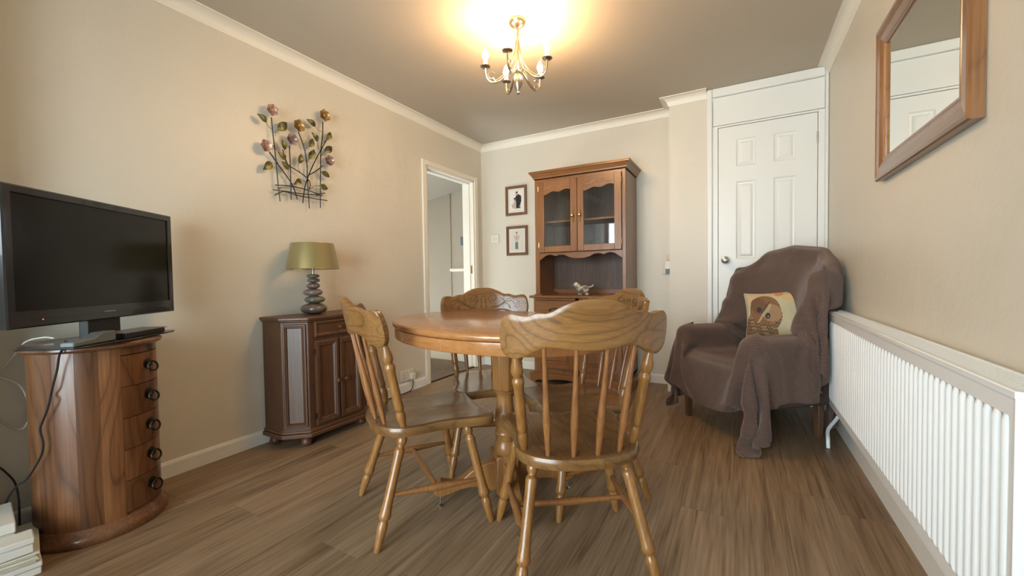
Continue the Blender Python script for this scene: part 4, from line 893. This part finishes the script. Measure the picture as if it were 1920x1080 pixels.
dv = thing('media_box', 'slim black media box under the television beside the grey adaptor', 'media player', (cen.x+tn_.x*.045+tw.x*.04, cen.y+tn_.y*.045+tw.y*.04, .715), bxr)
obj('body', MB().box(-.085, .115, -.045, .045, 0, .019), M['blackm'], dv, .002); obj('top_edge', MB().box(-.087, .125, -.048, .05, .019, .0215), M['badge'], dv)
ad = thing('power_adaptor', 'grey cable adaptor resting at the front of the television stand', 'adaptor', (cen.x+tn_.x*.055-tw.x*.125, cen.y+tn_.y*.055-tw.y*.125, .715), bxr)
obj('body', MB().prism([(-.11, .0), (.055, 0), (.055, .036), (.0, .036), (-.03, .020), (-.11, .016)], lambda a_, z_, d: (a_, d, z_), -.022, .018), M['greyp'], ad, .004)
c1 = [(-2.055, .485, .722), (-2.029, .492, .712), (-2.0, .46, .690), (-2.02, .455, .631), (-2.032, .444, .566), (-2.045, .443, .542), (-2.035, .437, .523), (-2.045, .432, .492), (-2.062, .425, .456), (-2.068, .42, .428), (-2.06, .424, .381), (-2.07, .418, .335), (-2.115, .395, .262), (-2.18, .384, .226), (-2.234, .37, .171), (-2.239, .366, .125), (-2.21, .371, .050), (-2.20, .38, .006)]
tag(obj('power_cable', MB().tube(smooth_curve(c1), .0032, 6), M['cableb']), 'black cable hanging down the front of the drum chest', 'cable')
tag(obj('mains_cable', MB().tube(smooth_curve([(-2.355, .34, .30), (-2.350, .37, .265), (-2.345, .388, .236), (-2.32, .404, .196), (-2.283, .404, .150), (-2.257, .40, .110), (-2.24, .395, .01)]), .0032, 6), M['cableb']), 'black cable crossing the wall behind the drum chest', 'cable')
tag(obj('white_adaptor_cable', MB().tube(smooth_curve([(-2.165, .485, .725), (-2.22, .47, .727), (-2.29, .44, .71), (-2.335, .42, .66), (-2.352, .385, .60), (-2.355, .33, .52)]), .0030, 6), M['cablew']), 'white cable running left from the grey adaptor', 'cable')
tag(obj('white_looped_cable', MB().tube(smooth_curve([(-2.357, .36, .60), (-2.340, .42, .56), (-2.320, .44, .51), (-2.312, .445, .43), (-2.33, .43, .385), (-2.352, .405, .40), (-2.357, .37, .45), (-2.357, .33, .52)]), .0030, 6), M['cablew']), 'white looped cable beside the drum chest', 'cable')

# ------------------------------------------------------------------ white boxes and papers on the floor at the left
bxs = RAD(-8)
def boxthing(name, label, cat, x, y, z, lx, ly, lz, mat, lid=True, rz=bxs):
    t = thing(name, label, cat, (x, y, z), rz, None)
    obj('tray', MB().box(-lx, 0, -ly, 0, 0, lz*(.6 if lid else 1)), mat, t, .003)
    if lid: obj('lid', MB().box(-lx-.002, .002, -ly-.002, .002, lz*.6, lz), mat, t, .003)
    return t
boxthing('flat_box', 'flat white box on the floor under the papers', 'box', -1.945, .385, 0, .30, .34, .040, M['card'])
pt_ = thing('paper_stack', 'stack of cream papers between the white boxes', 'papers', (-1.942, .378, .041), RAD(-11))
for k in range(5): obj('sheet', MB().box(-.29+.004*k, .004*((k*7) % 3)-.006, -.33, .004*((k*5) % 3)-.004, .0065*k, .0065*k+.0055), M['paper'], pt_, .002)
boxthing('small_box', 'small white box on top of the papers by the chest', 'box', -1.950, .372, .075, .075, .10, .048, M['card'], True)
boxthing('large_box', 'larger white box on the papers at the picture edge', 'box', -2.035, .350, .075, .20, .30, .085, M['card'], True)
tag(obj('wall_charger', MB().box(-2.20, -2.13, .385, .41, .0, .06), M['blackm'], None, .004), 'black charger block on floor behind the boxes', 'charger')

# ------------------------------------------------------------------ armchair, throw and cushion
AF = RAD(220-90); AC_ = Vector((.050, 2.835, 0))                   # local +y is where the chair faces, +x its lateral axis
am = thing('armchair', 'upholstered armchair under the brown throw in the right corner', 'armchair', AC_, AF)
def rounded(mb, name, parent, mat, bev=.04):
    o = obj(name, mb, mat, parent); b_ = o.modifiers.new('bevel', 'BEVEL'); b_.width = bev; b_.segments = 4
    o.data.polygons.foreach_set('use_smooth', [True]*len(o.data.polygons)); return o
rounded(MB().box(-.25, .25, -.25, .28, .20, .355), 'seat_base', am, M['upholstery'], .02)
rounded(MB().box(-.222, .222, -.20, .272, .33, .398), 'seat_cushion', am, M['upholstery'], .035)
for s_ in (-1, 1): rounded(MB().box(min(s_*.240, s_*.328), max(s_*.240, s_*.328), -.262, .262, .20, .566), 'arm', am, M['upholstery'], .04)
bk = [(-.268, .22), (-.268, .90), (-.235, .965), (-.17, 1.0), (-.10, 1.045), (0, 1.068), (.10, 1.045), (.17, 1.0), (.235, .965), (.268, .90), (.268, .22)]
rounded(MB().prism(bk, lambda a_, z_, d: (a_, d-.13*(z_-.4), z_), -.32, -.215), 'backrest', am, M['upholstery'], .03)
for s_ in (-1, 1):
    wp_ = [(-.29, .50), (-.29, .89), (-.24, .915), (-.18, .895), (-.14, .80), (-.10, .70), (-.08, .57), (-.08, .50)]
    rounded(MB().prism(wp_, lambda a_, z_, d: (d, a_, z_), min(s_*.270, s_*.316), max(s_*.270, s_*.316)), 'wing', am, M['upholstery'], .025)
for lx, ly in ((-.245, .235), (.245, .235), (-.245, -.235), (.245, -.235)):
    obj('leg', MB().prism([(-.02, -.02), (.02, -.02), (.02, .02), (-.02, .02)], lambda a_, b_, d, lx=lx, ly=ly: (lx+a_*(.75+.25*d/.21), ly+b_*(.75+.25*d/.21), d), 0, .21), M['leg'], am, .003)

def drape():
    rng = np.random.RandomState(3)
    h = .022; W, LN = 1.86, 2.20
    nu, nv = int(W/h)+1, int(LN/h)+1
    U = np.linspace(-W/2, W/2, nu); V = np.linspace(0, LN, nv)      # V=0 front hem
    # centre profile (y, z) along the cloth, starting at the front hem
    hem = .215; prof = [(.36, hem), (.345, .40), (.30, .438), (-.18, .432), (-.215, .46), (-.255, .75), (-.285, 1.075), (-.33, 1.095), (-.40, 1.06), (-.40, .30)]
    pp_ = np.array(prof); seg = np.hypot(*np.diff(pp_, axis=0).T); cum = np.concatenate([[0], np.cumsum(seg)])
    py = np.interp(V, cum, pp_[:, 0]); pz = np.interp(V, cum, pp_[:, 1])
    X = np.zeros((nu, nv, 3))
    lat_seat = np.array([(0, 0), (.205, 0), (.225, .03), (.232, .165), (.26, .175), (.325, .165), (.352, .12), (.37, -.6)])
    lat_back = np.array([(0, 0), (.22, -.03), (.27, -.05), (.335, -.065), (.37, -.13), (.39, -.9)])
    def lat(prof_, u):
        s = np.concatenate([[0], np.cumsum(np.hypot(*np.diff(prof_, axis=0).T))]); return np.interp(abs(u), s, prof_[:, 0])*np.sign(u), np.interp(abs(u), s, prof_[:, 1])
    tb_ = np.clip((V-(cum[4]+.12))/.22, 0, 1)                        # 0 seat zone, 1 back zone
    tf = np.clip((V-(cum[2]-.06))/.10, 0, 1)
    for i, u in enumerate(U):
        xs_, zs = lat(lat_seat, u); xb, zb2 = lat(lat_back, u)
        x = xs_*(1-tb_)+xb*tb_; dz = zs*(1-tb_)+zb2*tb_
        z = pz+dz
        X[i, :, 0] = x; X[i, :, 1] = py+.02*math.sin(u*9)*(1-tb_)+.11*np.clip((abs(x)-.22)/.10, 0, 1)*tb_*(V < cum[6]+.02); X[i, :, 2] = np.maximum(z, .03+.01*rng.rand(nv))
    X[..., 0] += rng.randn(nu, nv)*.002; X[..., 1] += rng.randn(nu, nv)*.002
    boxes = [((0, .03, .300), (.24, .255, .105), .03), ((-.285, 0, .39), (.05, .27, .19), .035), ((.285, 0, .39), (.05, .27, .19), .035), ((-.295, -.215, .73), (.03, .085, .20), .028), ((.295, -.215, .73), (.03, .085, .20), .028), ((-.295, -.14, .62), (.03, .07, .13), .028), ((.295, -.14, .62), (.03, .07, .13), .028)]
    def collide(P):
        for c, hlf, r in boxes:
            q = P-np.array(c); a_ = np.array(hlf)-r; d = np.clip(q, -a_, a_); df = q-d; dist = np.linalg.norm(df, axis=-1)
            inside = np.all(np.abs(q) < a_, axis=-1); R_ = r+.012
            m_ = (dist < R_) & ~inside; P[m_] = (np.array(c)+d+df/np.maximum(dist, 1e-6)[..., None]*R_)[m_]
            if inside.any():
                qq = P[inside]-np.array(c); pen = a_+R_-np.abs(qq); ax_ = pen.argmin(1); k = np.arange(len(qq)); qq[k, ax_] = np.sign(qq[k, ax_])*(a_+R_)[ax_]; P[inside] = qq+np.array(c)
            touched = m_ | inside; hit[touched] = True
        # backrest: sheared slab with an arched top
        y2 = P[..., 1]+.13*(P[..., 2]-.4); ax = np.abs(P[..., 0]); top = .99+.085*np.exp(-(P[..., 0]/.14)**2)-.45*np.clip(ax-.22, 0, 1)
        ins = (ax < .29) & (P[..., 2] < top+.012) & (y2 > -.335) & (y2 < -.20) & (P[..., 2] > .1)
        if ins.any():
            q = P[ins]; yy = y2[ins]; dx = .29-np.abs(q[:, 0]); dt = top[ins]+.012-q[:, 2]; df = -.20-yy; db = yy+.335
            k = np.argmin(np.stack([dx, dt, df, db], 1), 1)
            q[:, 0] = np.where(k == 0, np.sign(q[:, 0])*.29, q[:, 0]); q[:, 2] = np.where(k == 1, top[ins]+.012, q[:, 2]); q[:, 1] = np.where(k == 2, q[:, 1]+df, np.where(k == 3, q[:, 1]-db, q[:, 1])); P[ins] = q; hit[ins] = True
        fl_ = P[..., 2] < .008; P[..., 2] = np.where(fl_, .008, P[..., 2]); hit[fl_] = True
        # room walls and radiator: transform to world, keep clear
        c_, s_ = math.cos(AF), math.sin(AF); wx = AC_.x+P[..., 0]*c_-P[..., 1]*s_; wy = AC_.y+P[..., 0]*s_+P[..., 1]*c_
        wx2 = np.minimum(wx, .492); wy2 = np.minimum(wy, YD-.035)
        rad_ = (wy2 < RY1+.012) & (P[..., 2] > RZ0-.01) & (P[..., 2] < RZ1+.01) & (wx2 > RX-.02)
        dy_ = (RY1+.012)-wy2; dx_ = wx2-(RX-.02)
        wy2 = np.where(rad_ & (dy_ < dx_), RY1+.012, wy2); wx2 = np.where(rad_ & (dy_ >= dx_), RX-.02, wx2)
        qx, qy = wx2-AC_.x, wy2-AC_.y; P[..., 0] = qx*c_+qy*s_; P[..., 1] = -qx*s_+qy*c_
    pu, pv_ = np.meshgrid(U, V, indexing='ij')
    pin = ((np.abs(pu) < .21) & (np.abs(pv_-cum[6]) < .09)) | ((np.abs(pu) < .17) & (np.abs(pv_-cum[4]) < .07)) | ((np.abs(pu) < .20) & (np.abs(pv_-cum[2]-.10) < .03))
    pin |= (np.abs(np.abs(pu)-.222) < .012) & (pv_ > cum[2]+.06) & (pv_ < cum[4])
    pin |= (np.abs(np.abs(pu)-.43) < .02) & (np.abs(pv_-(cum[2]+.12)) < .03)
    pin |= (np.abs(np.abs(pu)-.325) < .025) & (np.abs(pv_-(cum[6]-.075)) < .03)
    XP_ = X.copy(); Pv = X.copy(); hit = np.zeros((nu, nv), bool)
    def con(a_, b_, rest, k):
        d = X[b_]-X[a_]; ln = np.linalg.norm(d, axis=-1, keepdims=True); co_ = d*((ln-rest)/np.maximum(ln, 1e-6))*.5*k; X[a_] += co_; X[b_] -= co_
    S = slice
    for it in range(150):
        vel = (X-Pv)*.94; vel[hit] *= .1; Pv = X.copy(); X = X+vel; X[..., 2] -= .0011; hit[:] = False
        for sub in range(6):
            for p in (0, 1):
                n2 = (nu-1-p)//2*2; a_ = (S(p, p+n2, 2), S(None)); b_ = (S(p+1, p+n2+1, 2), S(None)); con(a_, b_, h, 1)
                n2 = (nv-1-p)//2*2; a_ = (S(None), S(p, p+n2, 2)); b_ = (S(None), S(p+1, p+n2+1, 2)); con(a_, b_, h, 1)
            for p in (0, 1):
                n2 = (nu-1-p)//2*2
                con((S(p, p+n2, 2), S(0, nv-1)), (S(p+1, p+n2+1, 2), S(1, nv)), h*1.414, .35); con((S(p, p+n2, 2), S(1, nv)), (S(p+1, p+n2+1, 2), S(0, nv-1)), h*1.414, .35)
            for p in range(4):
                n4 = (nu-2-p+1)//4; 
                ia = np.arange(p, nu-2, 4); ib = ia+2
                d = X[ib]-X[ia]; ln = np.linalg.norm(d, axis=-1, keepdims=True); co_ = d*((ln-2*h)/np.maximum(ln, 1e-6))*.5*.12; X[ia] += co_; X[ib] -= co_
                ja = np.arange(p, nv-2, 4); jb = ja+2
                d = X[:, jb]-X[:, ja]; ln = np.linalg.norm(d, axis=-1, keepdims=True); co_ = d*((ln-2*h)/np.maximum(ln, 1e-6))*.5*.12; X[:, ja] += co_; X[:, jb] -= co_
            if sub % 2: collide(X)
            X[pin] = XP_[pin]
    collide(X)
    me = bpy.data.meshes.new('throw'); fs = [(i*nv+j, (i+1)*nv+j, (i+1)*nv+j+1, i*nv+j+1) for i in range(nu-1) for j in range(nv-1) if -.775-.155*min(1, max(0, (.42-V[j])/.20)) < U[i] < .83+.02*math.sin(V[j]*6)]
    me.from_pydata([tuple(p) for p in X.reshape(-1, 3)], [], fs); uvl = me.uv_layers.new(name='UVMap')
    li = np.zeros(len(me.loops), int); me.loops.foreach_get('vertex_index', li); uu = U[li//nv]+1; vv = V[li % nv]
    uvl.data.foreach_set('uv', np.stack([uu, vv], 1).astype(np.float32).ravel()); me.polygons.foreach_set('use_smooth', [True]*len(me.polygons)); me.materials.append(M['throw'])
    bm = bmesh.new(); bm.from_mesh(me); bmesh.ops.delete(bm, geom=[v for v in bm.verts if not v.link_faces], context='VERTS'); bm.to_mesh(me); bm.free()
    o = bpy.data.objects.new('throw', me); COL.objects.link(o); o.location = AC_; o.rotation_euler = (0, 0, AF)
    so = o.modifiers.new('thick', 'SOLIDIFY'); so.thickness = .007; so.offset = 1; sm = o.modifiers.new('sub', 'SUBSURF'); sm.levels = 1; sm.render_levels = 1
    return o
tag(drape(), 'brown ribbed fleece throw draped over the armchair, corner trailing on the floor', 'throw')

# owl cushion
def owl(u, v):                       # u right, v up, both 0..1
    rng = math.sin(u*91.7+v*57.3)*43758.5; nz = (rng-math.floor(rng))
    base = (.50, .46, .30); k = .5+.5*math.sin(u*7+1.3*math.sin(v*6)); c = [b_*(.92+.14*k) for b_ in base]
    if el(u, v, .30, .9, .35, .2): c = [.56, .44, .27]
    if el(u, v, .60, .91, .07, .06): c = [.62, .24, .08]
    if el(u, v, .78, .82, .12, .10): c = [.56, .40, .20]
    body = el(u, v, .27, .10, .30, .50) or el(u, v, .38, .52, .26, .33, .35)
    if body:
        w_ = math.sin((u*1.3-v*.5)*60+2.5*math.sin(u*37+v*11)+2*math.sin(v*53))+.5*math.sin(v*95+u*20); k_ = min(1, max(0, .5+.45*w_)); c = [.17+.30*k_*k_, .08+.24*k_*k_, .035+.15*k_*k_]
    if el(u, v, .37, .60, .25, .29, .35): k_ = .5+.5*math.sin(math.hypot(u-.42, v-.55)*120+2*math.sin(math.atan2(v-.55, u-.42)*9)); c = [.27+.12*k_, .125+.08*k_, .055+.04*k_]
    if el(u, v, .27, .68, .13, .17, .5): c = [.24, .12, .055]
    if el(u, v, .49, .52, .15, .17, .5): k_ = .5+.5*math.sin(math.hypot(u-.46, v-.52)*150+math.sin(math.atan2(v-.52, u-.46)*7)); c = [.46+.12*k_, .25+.12*k_, .12+.09*k_]
    if el(u, v, .40, .58, .05, .14, -.55): c = [.62, .50, .32]
    if el(u, v, .38, .62, .016, .16, -.6): c = [.12, .07, .04]
    if el(u, v, .28, .60, .042, .055): c = [.05, .05, .05]
    if el(u, v, .42, .475, .042, .055): c = [.04, .035, .035]
    if el(u, v, .425, .465, .012, .014): c = [.40, .42, .42]
    if el(u, v, .30, .42, .018, .09, -.5): c = [.66, .52, .28]
    dk = .62 if (body or el(u, v, .37, .60, .25, .29, .35)) else 1.0
    return tuple(x*dk*(.93+.12*nz) for x in c)
CS = .167
def cush(side):
    def pos(u, v):
        a_, b_ = 2*u-1, 2*v-1; pin = 1-.10*(1-a_*a_)*(1 if True else 0)*abs(b_)**3; pin2 = 1-.10*(1-b_*b_)*abs(a_)**3
        t_ = .052*((1-a_**4)*(1-b_**4))**.6+.004*math.sin(a_*5+b_*3)*(1-a_*a_)*(1-b_*b_); return (CS*a_*pin2, side*t_, CS*b_*pin)
    return pos
cu = thing('owl_cushion', 'square cushion printed with a brown owl on the armchair', 'cushion', (.192, 2.965, .655), 0)
cu.rotation_euler = (RAD(-22), RAD(-7), RAD(-14))
obj('printed_front', grid_print('printed_front', 110, 110, cush(-1), owl, M['print']), None, cu)
obj('plain_back', grid_print('plain_back', 24, 24, cush(1), lambda u, v: (.42, .38, .28), M['print']), None, cu)
m = MB(); edge = [(t_, 0) for t_ in np.linspace(0, 1, 20)]+[(1, t_) for t_ in np.linspace(0, 1, 20)[1:]]+[(t_, 1) for t_ in np.linspace(1, 0, 20)[1:]]+[(0, t_) for t_ in np.linspace(1, 0, 20)[1:-1]]
f_ = cush(-1); m.tube([f_(u, v) for u, v in edge], .0028, 6, True); obj('piping', m, plain('pale_piping', (.50, .46, .42), .7), cu)
